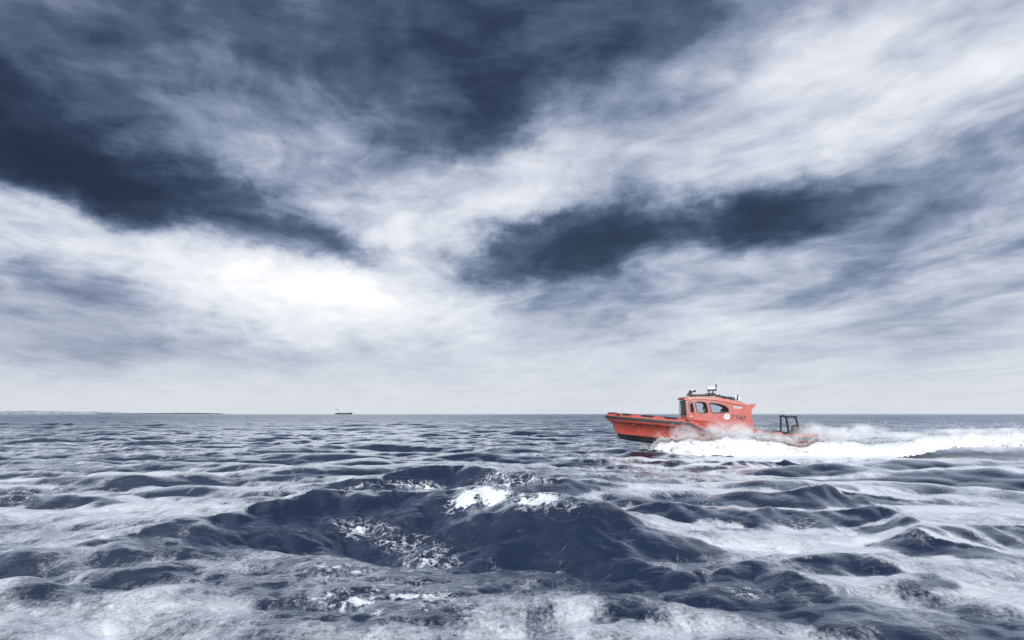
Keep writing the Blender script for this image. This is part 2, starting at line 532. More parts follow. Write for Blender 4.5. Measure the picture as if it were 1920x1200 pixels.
shine.inputs[0].default_value = (0.90, 0.96, 1.0, 1)
g.put(shine.inputs['Roughness'], g.rng(far, 0, 1, 0.09, 0.2))
g.t.links.new(bump.outputs[0], shine.inputs['Normal'])
fr = g.n('ShaderNodeFresnel')
fr.inputs[0].default_value = 1.34
g.t.links.new(bump.outputs[0], fr.inputs['Normal'])
water = g.n('ShaderNodeMixShader')
g.put(water.inputs[0], g.m('MULTIPLY', fr.outputs[0], 2.3, clamp=True))
g.t.links.new(deep.outputs[0], water.inputs[1])
g.t.links.new(shine.outputs[0], water.inputs[2])
fb = g.n('ShaderNodeBump')
fb.inputs['Strength'].default_value = 0.7
fb.inputs['Distance'].default_value = 0.06
g.put(fb.inputs['Height'], g.m('ADD', nz1, g.m('MULTIPLY', g.noise(flat, 38.0, 4, .7), 0.35)))
white = principled(g, Base_Color=(0.72, 0.75, 0.79, 1), Roughness=0.75, Normal=fb.outputs[0])
s1 = g.n('ShaderNodeMixShader')
g.put(s1.inputs[0], g.m('MAXIMUM', fmask, vmask))
g.t.links.new(water.outputs[0], s1.inputs[1])
g.t.links.new(white.outputs[0], s1.inputs[2])
g.t.links.new(s1.outputs[0], out.inputs[0])
sea_me.materials.append(M_sea)
sea = bpy.data.objects.new('sea', sea_me)
col.objects.link(sea)
tag(sea, 'choppy navy blue sea with breaking crests and white foam', None, None, 'structure')


# ------------------------------------------------------------------ materials of the made things
def paint(name, rgb, rough=0.4, bump=0.0, coat=0.0, vary=0.08, scale=6.0, metallic=0.0):
    m, g, out = new_mat(name)
    pos = g.n('ShaderNodeTexCoord').outputs['Object']
    nz = g.noise(pos, scale, 6, 0.6)
    c = g.mix(nz, (*[v * (1 - vary * 2) for v in rgb], 1), (*[min(1, v * (1 + vary)) for v in rgb], 1))
    r = g.rng(g.noise(pos, scale * 2.3, 4), 0.3, 0.7, rough * 0.85, min(1, rough * 1.25))
    p = principled(g, Base_Color=c, Roughness=r, Coat_Weight=coat, Metallic=metallic)
    if bump:
        b = g.n('ShaderNodeBump')
        b.inputs['Strength'].default_value = 0.4
        b.inputs['Distance'].default_value = bump
        g.put(b.inputs['Height'], g.noise(pos, scale * 12, 3))
        g.t.links.new(b.outputs[0], p.inputs['Normal'])
    g.t.links.new(p.outputs[0], out.inputs[0])
    return m


def weathered(name, rgb, rough, coat):
    """boat paint with salt runs, scuffs and uneven gloss"""
    m, g, out = new_mat(name)
    pos = g.n('ShaderNodeTexCoord').outputs['Object']
    runs = g.noise(g.mapping(pos, scale=(7, 7, .7)), 1.0, 6, .65, .3)
    scuff = g.noise(pos, 3.0, 7, .65)
    c = g.mix(g.rng(scuff, .3, .7), (*[v * .80 for v in rgb], 1), (*[v * 1.08 for v in rgb], 1))
    c = g.mix(g.m('MULTIPLY', g.rng(runs, .54, .74), .30), c, (.50, .42, .40, 1))
    p = principled(g, Base_Color=c, Roughness=g.rng(runs, .35, .65, rough * .7, rough * 1.5), Coat_Weight=coat, Coat_Roughness=.15)
    b_ = g.n('ShaderNodeBump')
    b_.inputs['Strength'].default_value = .25
    b_.inputs['Distance'].default_value = .006
    g.put(b_.inputs['Height'], g.noise(pos, 5.0, 4))
    g.t.links.new(b_.outputs[0], p.inputs['Normal'])
    g.t.links.new(p.outputs[0], out.inputs[0])
    return m


M_orange = weathered('orange_paint', (0.38, 0.066, 0.042), 0.34, 0.25)
M_tube = weathered('orange_collar', (0.41, 0.078, 0.054), 0.5, 0.0)
M_black = paint('black_rubber', (0.022, 0.022, 0.028), 0.6, 0.003)
M_bottom = paint('black_antifouling', (0.018, 0.019, 0.024), 0.5)
M_metal = paint('black_metal', (0.012, 0.013, 0.016), 0.4)
M_white = paint('white_plastic', (0.66, 0.67, 0.69), 0.4)
M_inner = paint('grey_lining', (0.06, 0.065, 0.075), 0.7)
M_deck = paint('grey_deck', (0.45, 0.46, 0.48), 0.75, 0.003)
M_navy = paint('navy_lettering', (0.035, 0.030, 0.060), 0.5)
M_cowl = paint('dark_grey_cowl', (0.035, 0.04, 0.055), 0.35)
M_green = paint('green_emblem', (0.03, 0.10, 0.09), 0.5)
M_plate = paint('pale_plate', (0.55, 0.52, 0.56), 0.5)
M_hivis = paint('yellow_high_visibility', (0.62, 0.78, 0.05), 0.8, 0.004)
M_suit = paint('dark_suit', (0.018, 0.022, 0.035), 0.85, 0.004)
M_skin = paint('skin', (0.50, 0.28, 0.20), 0.55)
M_hair = paint('dark_hair', (0.02, 0.016, 0.013), 0.7)

M_glass, g, out = new_mat('tinted_glass')
gt = g.n('ShaderNodeBsdfTransparent')
gt.inputs[0].default_value = (0.74, 0.79, 0.83, 1)
gg = g.n('ShaderNodeBsdfGlossy')
gg.inputs['Roughness'].default_value = 0.02
gf = g.n('ShaderNodeFresnel')
gf.inputs[0].default_value = 1.5
gm = g.n('ShaderNodeMixShader')
g.put(gm.inputs[0], gf.outputs[0])
g.t.links.new(gt.outputs[0], gm.inputs[1])
g.t.links.new(gg.outputs[0], gm.inputs[2])
g.t.links.new(gm.outputs[0], out.inputs[0])

# ------------------------------------------------------------------ shape helpers (local coordinates)
def sweep(path, section, closed_section=True, cap=True, up=Vector((0, 0, 1))):
    """section: list of (a, b) per path point or one list; a along the side vector, b along up"""
    vs_, fs = [], []
    n = len(path)
    for i, p in enumerate(path):
        d = (path[min(i + 1, n - 1)] - path[max(i - 1, 0)]).normalized()
        s = d.cross(up)
        s = s.normalized() if s.length > 1e-4 else Vector((1, 0, 0))
        u = s.cross(d).normalized()
        sec = section[i] if isinstance(section[0], list) else section
        vs_ += [p + s * a + u * b for a, b in sec]
    k = len(section[0]) if isinstance(section[0], list) else len(section)
    for i in range(n - 1):
        for j in range(k if closed_section else k - 1):
            j2 = (j + 1) % k
            fs.append((i * k + j, i * k + j2, (i + 1) * k + j2, (i + 1) * k + j))
    if cap and closed_section:
        fs.append(tuple(range(k - 1, -1, -1)))
        fs.append(tuple((n - 1) * k + j for j in range(k)))
    return vs_, fs


def circle(r, n=10):
    return [(r * math.cos(2 * math.pi * i / n), r * math.sin(2 * math.pi * i / n)) for i in range(n)]


def join(*parts):
    V, F = [], []
    for v, f in parts:
        o = len(V)
        V += list(v)
        F += [tuple(i + o for i in q) for q in f]
    return V, F


def rod(a, b, r, n=8):
    a, b = Vector(a), Vector(b)
    up = Vector((0, 1, 0)) if abs((b - a).normalized().z) > 0.9 else Vector((0, 0, 1))
    return sweep([a, b], circle(r, n), up=up)


def pipe(pts, r, n=8):
    pts = [Vector(p) for p in pts]
    return sweep(pts, circle(r, n), up=Vector((0.02, 1, 0.03)))


def block(c, s, bev=0.15):
    """box with chamfered vertical edges and a slightly drawn-in top"""
    cx, cy, cz = c
    sx, sy, sz = (v / 2 for v in s)
    b = bev * min(sx, sy)
    ring = [(-sx + b, -sy), (sx - b, -sy), (sx, -sy + b), (sx, sy - b), (sx - b, sy), (-sx + b, sy), (-sx, sy - b), (-sx, -sy + b)]
    V, F = [], []
    for z, k in ((-sz, 1), (sz * 0.8, 1), (sz, 0.9)):
        V += [(cx + x * k, cy + y * k, cz + z) for x, y in ring]
    for l in range(2):
        for j in range(8):
            F.append((l * 8 + j, l * 8 + (j + 1) % 8, l * 8 + 8 + (j + 1) % 8, l * 8 + 8 + j))
    F.append(tuple(range(7, -1, -1)))
    F.append(tuple(range(16, 24)))
    return [Vector(v) for v in V], F


def lathe(c, prof, n=20):
    V, F = [], []
    for r, z in prof:
        V += [Vector((c[0] + r * math.cos(2 * math.pi * i / n), c[1] + r * math.sin(2 * math.pi * i / n), c[2] + z)) for i in range(n)]
    for l in range(len(prof) - 1):
        for j in range(n):
            F.append((l * n + j, l * n + (j + 1) % n, l * n + n + (j + 1) % n, l * n + n + j))
    F.append(tuple(range(n - 1, -1, -1)))
    F.append(tuple(range((len(prof) - 1) * n, len(prof) * n)))
    return V, F


def part(name, vf, mat, parent, smooth=False):
    o = link_mesh(name, vf[0], vf[1], mat, parent, smooth)
    bm = bmesh.new()
    bm.from_mesh(o.data)
    bmesh.ops.recalc_face_normals(bm, faces=bm.faces)
    bm.to_mesh(o.data)
    bm.free()
    if smooth:
        o.data.shade_smooth()
    return o


def soft(o, ang=40):
    o.data.shade_smooth()
    o.data.set_sharp_from_angle(angle=R(ang))
    return o


def lerp_tab(tab, x):
    xs_ = [t[0] for t in tab]
    return float(np.interp(x, xs_, [t[1] for t in tab]))


# ------------------------------------------------------------------ the rescue boat
BX, BY = 11.35, 39.0
YAW = R(11.0)                          # the bow points a little away from the camera
EX = Vector((math.cos(YAW), -math.sin(YAW), 0))
EY = Vector((math.sin(YAW), math.cos(YAW), 0))
B0 = Vector((BX, BY, 0))


def L(px, py, yo=0.0):
    """local point of the boat: along its length, across (towards the far side +), height"""
    r = Vector(ray(px, py))
    t = (yo + B0.dot(EY)) / r.dot(EY)
    return Vector(((r * t - B0).dot(EX), yo, CAM_H + r.z * t))


def to_world(p):
    return B0 + EX * p[0] + EY * p[1] + Vector((0, 0, p[2]))


boat = bpy.data.objects.new('rescue_boat', None)
boat.location = (BX, BY, 0)
boat.rotation_euler = (0, 0, -YAW)
boat.empty_display_size = 1
col.objects.link(boat)
tag(boat, 'orange rescue boat with black rub strake and raised cabin numbered 7747', 'boat')

XBOW = L(1144.5, 779).x
XST = L(1533, 822, -1.5).x
NS = 64
HB = 1.55                              # half beam to the middle of the collar


def beam(x):
    s = max(0.0, (x - XBOW))
    return HB * (1 - (1 - min(1, s / 3.9)) ** 2.3) ** 0.62 if s < 3.9 else HB - 0.12 * max(0, (x - XBOW - 7) / 4.5)


Zt = [(px, py) for px, py in ((1130, 780.5), (1200, 786.5), (1250, 791), (1283, 794), (1292, 795.5), (1302, 799.5), (1312, 804.5), (1322, 807.8), (1336, 809.4), (1360, 811), (1435, 815.5), (1503, 821.5), (1560, 825))]
ZTAB = [(L(px, py, -1.5 * min(1, (px - 1130) / 110)).x, L(px, py, -1.5 * min(1, (px - 1130) / 110)).z) for px, py in Zt]
RTAB = [(XBOW, .255), (XBOW + 4, .27), (XBOW + 5.2, .27), (XBOW + 6.2, .23), (XBOW + 12, .23)]


def zt(x):
    return lerp_tab(ZTAB, x)


def rt(x):
    return lerp_tab(RTAB, x)


def collar_path(n=90):
    pts = []
    for i in range(n):
        t = i / (n - 1)
        x = XBOW + (XST - XBOW) * t ** 1.7
        pts.append(Vector((x, -beam(x), zt(x))))
    pts[0].y = 0
    far_ = [Vector((p.x, -p.y, p.z)) for p in pts[:0:-1]]
    return far_ + pts                   # port quarter (far) -> bow -> near quarter


path = collar_path()
# collar: D shaped, fuller at the top
secs = []
for p in path:
    r = rt(p.x)
    secs.append([(r * 1.0 * math.cos(a) * (1.0 if math.cos(a) > 0 else 0.8), r * math.sin(a)) for a in [2 * math.pi * i / 18 for i in range(18)]])
collar = soft(part('collar', sweep(path, secs), M_tube, boat), 60)

def outward(path, i):
    n = len(path)
    d = (path[min(i + 1, n - 1)] - path[max(i - 1, 0)]).normalized()
    s = d.cross(Vector((0, 0, 1))).normalized()
    return s, s.cross(d).normalized()


sgn = 1.0
s0, _ = outward(path, len(path) - 5)
sgn = 1.0 if s0.y < 0 else -1.0
strake_sec = []
for p in path:
    r = rt(p.x)
    strake_sec.append([(sgn * (r - .03), -.085), (sgn * (r + .035), -.075), (sgn * (r + .055), 0.0), (sgn * (r + .035), .075), (sgn * (r - .03), .085)])
soft(part('rub_strake', sweep(path, strake_sec), M_black, collar), 50)


def patch(x0, x1, a0, a1, side, name, lift=.014, mat=None, slant=0.0):
    """thin pad lying on the collar between two places and two angles (0 outward, 90 up)"""
    V, F = [], []
    m, k = 9, 6
    for top in (0, 1):
        for i in range(m):
            for j in range(k):
                a = R(a0 + (a1 - a0) * j / (k - 1))
                x = x0 + (x1 - x0) * i / (m - 1) + slant * (1 - j / (k - 1)) * (1 if i < m / 2 else -1)
                r = rt(x) + (lift if top else -.01)
                dxb = 0.01
                tx = Vector((dxb * 2, -(beam(x + dxb) - beam(max(XBOW, x - dxb))), 0)).normalized()
                nrm = Vector((tx.y, -tx.x, 0))
                if nrm.y > 0:
                    nrm = -nrm
                p = Vector((x, -beam(x), zt(x))) + nrm * r * math.cos(a) * (1.0 if math.cos(a) > 0 else .8) + Vector((0, 0, 1)) * r * math.sin(a)
                V.append(Vector((p.x, p.y * side, p.z)))
    o = m * k
    for i in range(m - 1):
        for j in range(k - 1):
            q = (i * k + j, i * k + j + 1, (i + 1) * k + j + 1, (i + 1) * k + j)
            F.append(tuple(v + o for v in q))
    rim = [i * k for i in range(m)] + [(m - 1) * k + j for j in range(1, k)] + [i * k + k - 1 for i in range(m - 2, -1, -1)] + [j for j in range(k - 2, 0, -1)]
    for a, b in zip(rim, rim[1:] + rim[:1]):
        F.append((a, b, b + o, a + o))
    return soft(part(name, (V, F), mat or M_black, collar), 50)


for side in (1, -1):
    for p0, p1 in ((1166, 1188), (1201, 1229), (1242, 1272)):
        patch(L(p0, 780, -1.4).x, L(p1, 780, -1.4).x, 38, 112, side, 'grip_pad', slant=.14)
    patch(L(1429, 810, -1.5).x, L(1451, 810, -1.5).x, 35, 115, side, 'grip_pad')
    patch(L(1466, 812, -1.5).x, L(1490, 812, -1.5).x, 40, 115, side, 'grip_pad')
    patch(L(1284, 790, -1.5).x, L(1292, 790, -1.5).x, 28, 48, side, 'lifting_handle', .03)
    patch(L(1159, 780, -1.1).x, L(1167, 780, -1.1).x, 28, 48, side, 'lifting_handle', .03)
    patch(L(1439, 812, -1.5).x, L(1444, 812, -1.5).x, 10, 80, side, 'lashing_strap', .02)
    patch(L(1466, 813, -1.5).x, L(1471, 813, -1.5).x, 10, 80, side, 'lashing_strap', .02)
# bow pad
bp = [p for p in path if p.x < XBOW + 0.42]
bsec = [[(sgn * (rt(p.x) + .014) * math.cos(R(a)) * (1 if a < 90 else .8), (rt(p.x) + .014) * math.sin(R(a))) for a in (50, 70, 90, 110, 128)] + [(0, rt(p.x) * .5)] for p in bp]
soft(part('bow_pad', sweep(bp, bsec), M_black, collar), 50)

# hull below the collar: topsides, chine, vee bottom
XS_G, XS_C, XS_K = L(1145, 789).x, L(1155.5, 812.5).x, L(1161, 821.5).x


def gun(u):
    x = XS_G + (XST - .05 - XS_G) * u ** 1.5
    return Vector((x, -max(0, beam(x) - .10) if u > 0 else 0, zt(x) - rt(x) * .72))


def chine(u):
    x = XS_C + (XST - .05 - XS_C) * u ** 1.5
    s = x - XS_C
    b = 1.34 * (1 - (1 - min(1, s / 5.0)) ** 2) ** .8
    z0 = L(1155, 812.5).z
    z = z0 - .085 * s if s < 3 else z0 - .255 - .075 * (s - 3)
    return Vector((x, -b if u > 0 else 0, z))


def keel(u):
    x = XS_K + (XST - .05 - XS_K) * u ** 1.5
    s = x - XS_K
    return Vector((x, 0, L(1161, 821.5).z - .10 * s - .12 * (1 - math.exp(-s / .5))))


U = [i / 47 for i in range(48)]
NT_ = 6


def loft(rows, mirror=True):
    V, F = [], []
    n = len(rows[0])
    for sgn_ in ((1, -1) if mirror else (1,)):
        o = len(V)
        for r_ in rows:
            V += [Vector((p.x, p.y * sgn_, p.z)) for p in r_]
        for i in range(len(rows) - 1):
            for j in range(n - 1):
                F.append((o + i * n + j, o + i * n + j + 1, o + (i + 1) * n + j + 1, o + (i + 1) * n + j))
    return V, F


rows = []
for k in range(NT_ + 1):
    f = k / NT_
    rows.append([gun(u).lerp(chine(u), f) + Vector((0, .10 * math.sin(math.pi * f) * min(1, u * 6) * (1 - u * .6), 0)) for u in U])
hull = soft(part('hull', loft(rows), M_orange, boat), 45)
rows = [[chine(u).lerp(keel(u), k / 3) + Vector((0, .02, 0)) * (k == 0) for u in U] for k in range(4)]
soft(part('hull_bottom', loft(rows), M_bottom, hull), 45)
# transom
V, F = [], []
gp, cp, kp = gun(1), chine(1), keel(1)
V = [gp, cp, kp, Vector((cp.x, -cp.y, cp.z)), Vector((gp.x, -gp.y, gp.z))]
part('transom', (V, [(0, 1, 2, 3, 4)]), M_orange, hull)
# spray rails and the fine knuckle line under the collar
for sd in (1, -1):
    for f0, f1, u0, u1, nm in ((.80, .98, .03, .62, 'spray_rail'), (.10, .12, .02, .72, 'knuckle_line')):
        pts = []
        for i in range(26):
            u = u0 + (u1 - u0) * i / 25
            f = f0 + (f1 - f0) * i / 25
            p = gun(u).lerp(chine(u), f) + Vector((0, .10 * math.sin(math.pi * f) * min(1, u * 6) * (1 - u * .6), 0))
            pts.append(Vector((p.x, p.y * sd, p.z)))
        part(nm, sweep(pts, circle(.022 if nm == 'spray_rail' else .016, 6)), M_orange if nm == 'spray_rail' else M_navy, hull)
    for px in (1188, 1223, 1256, 1286):
        x = L(px, 790, -1.4).x
        c = Vector((x, -(beam(x) - .02), zt(x) - rt(x) - .05))
        c.y *= sd
        part('bracket', block(c, (.13, .10, .08)), M_navy, hull)

# decks
NXD = 40
dk = []
for sd in (-1, 0, 1):
    dk.append([Vector((x, sd * max(0, beam(x) - .05), zt(x) + (.10 if sd == 0 else .04))) for x in [XBOW + .05 + (XST - .1 - XBOW) * i / (NXD - 1) for i in range(NXD)]])
soft(part('deck', loft(dk, False), M_deck, boat), 30)

# ---- cabin
YS = 1.12


def wy(z, near_=True):
    """half width of the cabin at a height: the sides lean in"""
    return 1.16 - .11 * max(0, (z - 1.5)) - .02 * max(0, z - 2.4) ** 2


def side_point(px, py, side=1, lift=0.0):
    yo = -1.08
    for _ in range(3):
        p = L(px, py, yo)
        yo = -wy(p.z)
    p = L(px, py, yo)
    return Vector((p.x, (p.y - lift) * side, p.z))


Z1 = lambda X, Y: (1120 + X / 6.0, 680 + Y / 6.0)     # from the enlarged view
outline = [(1288.5, 784), (1287.5, 776), (1285, 757), (1284.5, 751), (1297, 748.5), (1318, 748), (1340, 748.5), (1360, 751.5), (1380, 755.5), (1394, 758.2), (1403, 758.2), (1416, 757),
           (1417.6, 758.8), (1415.2, 761.6), (1412, 765), (1409.8, 769), (1409, 774), (1409.6, 781), (1411, 789), (1413, 799), (1415, 812), (1380, 812), (1340, 808), (1310, 800), (1295, 792)]


def smooth_poly(pts, rounds=2):
    for _ in range(rounds):
        q = []
        for a, b in zip(pts, pts[1:] + pts[:1]):
            q.append((a[0] * .75 + b[0] * .25, a[1] * .75 + b[1] * .25))
            q.append((a[0] * .25 + b[0] * .75, a[1] * .25 + b[1] * .75))
        pts = q
    return pts


def grow(pts, k):
    """move an outline outwards (+) or inwards (-) by k pixels"""
    n = len(pts)
    area = sum(a[0] * b[1] - b[0] * a[1] for a, b in zip(pts, pts[1:] + pts[:1]))
    s = 1 if area > 0 else -1
    res = []
    for i in range(n):
        ax, ay = pts[i - 1]
        bx, by = pts[(i + 1) % n]
        tx, ty = bx - ax, by - ay
        l = math.hypot(tx, ty)
        res.append((pts[i][0] + s * ty / l * k, pts[i][1] - s * tx / l * k))
    return res


WIN = [[Z1(1020, 440), Z1(1070, 436), Z1(1082, 500), Z1(1094, 562), Z1(1050, 564), Z1(1033, 505)],
       [Z1(1096, 440), Z1(1160, 438), Z1(1226, 445), Z1(1240, 505), Z1(1254, 570), Z1(1190, 571), Z1(1124, 567), Z1(1108, 505)],
       [Z1(1256, 450), Z1(1310, 453), Z1(1370, 462), Z1(1430, 480), Z1(1472, 508), Z1(1490, 552), Z1(1440, 562), Z1(1360, 570), Z1(1284, 573), Z1(1268, 510)]]
WIN = [smooth_poly(w_, 2) for w_ in WIN]

from mathutils.geometry import tessellate_polygon


def filled(loops, fn):
    """a flat plate with holes, each corner put into the place by fn"""
    flat_ = [[Vector((a, b, 0)) for a, b in lp] for lp in loops]
    tri = tessellate_polygon(flat_)
    pts = [p for lp in loops for p in lp]
    return [fn(a, b) for a, b in pts], [tuple(t) for t in tri]


cabin = None
for side in (1, -1):
    dense = []
    for a, b in zip(outline, outline[1:] + outline[:1]):
        for k in range(3):
            dense.append((a[0] + (b[0] - a[0]) * k / 3, a[1] + (b[1] - a[1]) * k / 3))
    holes = [grow(w_, -.2) for w_ in WIN]
    o = part('cabin_side', filled([dense] + holes, lambda a, b: side_point(a, b, side)), M_orange, boat)
    if cabin is None:
        cabin = o
        cabin.name = 'cabin'
    else:
        o.parent = cabin
    inner = part('lining', filled([grow(dense, -.9)] + [grow(w_, .5) for w_ in WIN], lambda a, b: side_point(a, b, side, -.05)), M_inner, cabin)
    for w_ in WIN:
        ow, iw = grow(w_, .25), grow(w_, -1.25)
        n = len(w_)
        V = [side_point(*p, side, .0) for p in ow] + [side_point(*p, side, .022) for p in grow(w_, -.1)] + [side_point(*p, side, .018) for p in iw] + [side_point(*p, side, -.05) for p in iw]
        F = []
        for l in range(3):
            for j in range(n):
                F.append((l * n + j, l * n + (j + 1) % n, (l + 1) * n + (j + 1) % n, (l + 1) * n + j))
        fr_ = soft(part('window_frame', (V, F), M_black, boat), 35)
        part('pane', filled([grow(iw, .3)], lambda a, b: side_point(a, b, side, -.01)), M_glass, fr_)

# shell between the two sides: roof underside is closed by the roof; front, aft and tail
def cross(p0, p1, n=9, bow=0.0, name='panel', mat=None, parent=None):
    """panel running across the boat between two side outline points (top and bottom lists)"""
    V, F = [], []
    for (a, b) in (p0, p1):
        q = side_point(a, b)
        for i in range(n):
            t = -1 + 2 * i / (n - 1)
            V.append(Vector((q.x - bow * (1 - t * t), q.y * -t, q.z)))
    for i in range(n - 1):
        F.append((i, i + 1, n + i + 1, n + i))
    return V, F


aft = [(1417.6, 758.8), (1415.2, 761.6), (1412, 765), (1409.8, 769), (1409, 774), (1409.6, 781), (1411, 789), (1413, 799), (1415, 812)]
soft(part('aft_wall', join(*[cross(a, b) for a, b in zip(aft[:-1], aft[1:])]), M_orange, cabin), 50)
part('tail_top', join(cross((1394, 758.2), (1403, 758.2)), cross((1403, 758.2), (1416, 757)), cross((1416, 757), (1417.6, 758.8))), M_orange, cabin)
soft(part('front_wall', join(cross((1287.6, 777), (1288.5, 784), bow=.28), cross((1288.5, 784), (1295, 795), bow=.28)), M_orange, cabin), 50)
# wind screen: posts and panes
def screen_pt(t, f, push=0.0):
    a = Vector(side_point(1285.2, 752.5)).lerp(Vector(side_point(1287.6, 777)), f)
    return Vector((a.x - (.28 - .04 * (1 - f)) * (1 - t * t) - push, a.y * -t, a.z))


for t in (-1, -.36, .36, 1):
    part('windscreen_post', sweep([screen_pt(t * .985, f / 6, .004) for f in range(7)], [(-.02, -.02), (.02, -.02), (.02, .02), (-.02, .02)], up=Vector((0, 1, 0))), M_black, cabin)
for t0, t1 in ((-.97, -.38), (-.34, .34), (.38, .97)):
    V, F = [], []
    for f in (0, .5, 1):
        for i in range(7):
            V.append(screen_pt(t0 + (t1 - t0) * i / 6, f))
    for l in range(2):
        for i in range(6):
            F.append((l * 7 + i, l * 7 + i + 1, l * 7 + 8 + i, l * 7 + 7 + i))
    part('windscreen_pane', (V, F), M_glass, cabin, True)
for f, nm in ((-.01, 'windscreen_rail'), (1.0, 'windscreen_rail')):
    part(nm, sweep([screen_pt(-1 + 2 * i / 12, f, .006) for i in range(13)], [(-.03, -.03), (.03, -.03), (.03, .03), (-.03, .03)]), M_black, cabin)
for t in (-.65, 0, .65):
    part('wiper', pipe([screen_pt(t, .02, .05), screen_pt(t + .05, .5, .06), screen_pt(t + .1, .96, .05)], .014, 6), M_black, cabin)
part('wiper', pipe([L(1284.5, 751, -1.03), L(1285.6, 765, -1.06), L(1287.6, 781, -1.08)], .028, 6), M_black, cabin)

# roof with an overhanging edge and a brow over the wind screen
rtop = [(1281.5, 748.2), (1284, 746.6), (1290, 745.4), (1302, 744.6), (1320, 744.3), (1337, 744.8), (1353, 747), (1370, 750), (1386, 753.6), (1398, 757)]
rbot = [(1281.5, 749.6), (1284, 750.4), (1290, 750.2), (1302, 749.6), (1320, 749.6), (1337, 750.6), (1353, 753), (1370, 756.4), (1386, 760), (1398, 761.6)]
V, F = [], []
NA_ = 13
for (a, b), (c, d) in zip(rtop, rbot):
    pt, pb = side_point(a, b), side_point(c, d)
    hw = -pt.y + .085
    hb = -pb.y + .07
    bow = .30 if a < 1300 else 0
    bow *= max(0, (1300 - a) / 18.5)
    ring = []
    for i in range(NA_):
        t = -1 + 2 * i / (NA_ - 1)
        ring.append(Vector((pt.x - bow * (1 - t * t), hw * math.copysign(abs(t) ** .9, t) * (.97 if abs(t) == 1 else 1), pt.z + .05 * (1 - t * t))))
    for i in range(NA_):
        t = 1 - 2 * i / (NA_ - 1)
        ring.append(Vector((pb.x - bow * (1 - t * t), hb * t, pb.z + .02)))
    V += ring
k = 2 * NA_
for i in range(len(rtop) - 1):
    for j in range(k):
        F.append((i * k + j, i * k + (j + 1) % k, (i + 1) * k + (j + 1) % k, (i + 1) * k + j))
F.append(tuple(range(k)))
F.append(tuple((len(rtop) - 1) * k + j for j in range(k)))
roof = soft(part('roof', (V, F), M_orange, boat), 40)
part('brow_light', join(block(L(1280.6, 749, -.9), (.10, .10, .16)), rod(L(1280, 746.5, -.9), L(1281.5, 751.5, -.9), .03)), M_metal, roof)

# shoulder between cabin and collar, side decks
ledge = [(1289, 784), (1303, 786.6), (1328, 789.2), (1343, 792.5), (1352, 799), (1360, 803), (1412, 807)]
for sd in (1, -1):
    V, F = [], []
    o0 = 0
    for px, py in ledge:
        i_ = side_point(px, py)
        x = i_.x
        oz = zt(x) + rt(x) * .75
        V += [Vector((x, (i_.y + .02) * sd, i_.z)), Vector((x, (i_.y - .10) * sd, i_.z - .03)), Vector((x, -(beam(x) - .16) * sd, (i_.z * .30 + oz * .70))), Vector((x, -(beam(x) - .02) * sd, oz))]
    for i in range(len(ledge) - 1):
        for j in range(3):
            F.append((o0 + i * 4 + j, o0 + i * 4 + j + 1, o0 + i * 4 + 5 + j, o0 + i * 4 + 4 + j))
    soft(part('shoulder', (V, F), M_orange, cabin), 35)
# lighter corner panel at the foot of the wind screen with two lamps
pan = [(1289.8, 775.6), (1304.6, 775.4), (1303, 784.2), (1290.5, 783.2)]
for sd in (1, -1):
    V = [side_point(*p, sd, .0) for p in pan] + [side_point(*p, sd, .035) for p in grow(pan, -.4)]
    cp_ = part('corner_panel', (V, [(4, 5, 6, 7)] + [(i, (i + 1) % 4, 4 + (i + 1) % 4, 4 + i) for i in range(4)]), M_tube, cabin)
    for px in (1295.2, 1298.2):
        c = side_point(px, 780.5, sd, .05)
        part('marker_lamp', block(c, (.05, .05, .06)), M_white, cp_)
# vents and cleats low on the cabin side
part('air_vent', block(side_point(1346, 801.5, 1, .12), (.36, .08, .10)), M_black, cabin)
part('air_vent', block(side_point(1392, 805, 1, .05), (.7, .06, .07)), M_black, cabin)
part('cleat', block(L(1339, 804.4, -1.5), (.13, .1, .1)), M_black, collar)

# cabin inside: floor, console, seats
fl = [side_point(1289, 797), side_point(1413, 805)]
part('cabin_floor', ([Vector((fl[0].x, -1.0, 1.35)), Vector((fl[1].x, -1.0, 1.15)), Vector((fl[1].x, 1.0, 1.15)), Vector((fl[0].x, 1.0, 1.35))], [(0, 1, 2, 3)]), M_inner, cabin)
part('console', block((L(1298, 780).x + .25, 0, 1.75), (.45, 1.7, .75)), M_inner, cabin)
part('bulkhead', block((L(1371, 770).x, 0, 2.15), (.06, 1.7, 1.7), .02), M_inner, cabin)


def letters(txt, size, mat, name, parent, loc, rotz=0, tilt=0, mirror=False):
    cu = bpy.data.curves.new(name, 'FONT')
    cu.body = txt
    cu.size = size
    cu.align_x = 'CENTER'
    cu.align_y = 'CENTER'
    cu.extrude = .004
    cu.offset = size * .018
    ob = bpy.data.objects.new(name, cu)
    col.objects.link(ob)
    dg = bpy.context.evaluated_depsgraph_get()
    me = bpy.data.meshes.new_from_object(ob.evaluated_get(dg))
    bpy.data.objects.remove(ob)
    bpy.data.curves.remove(cu)
    me.name = name
    o = bpy.data.objects.new(name, me)
    col.objects.link(o)
    me.materials.clear()
    me.materials.append(mat)
    o.parent = parent
    o.location = loc
    lean = math.atan(.11)
    e = Matrix.Rotation(math.pi, 4, 'Z') if mirror else Matrix.Identity(4)
    o.matrix_local = Matrix.Translation(loc) @ e @ Matrix.Rotation(math.pi / 2 - lean, 4, 'X') @ Matrix.Rotation(tilt, 4, 'Z')
    return o


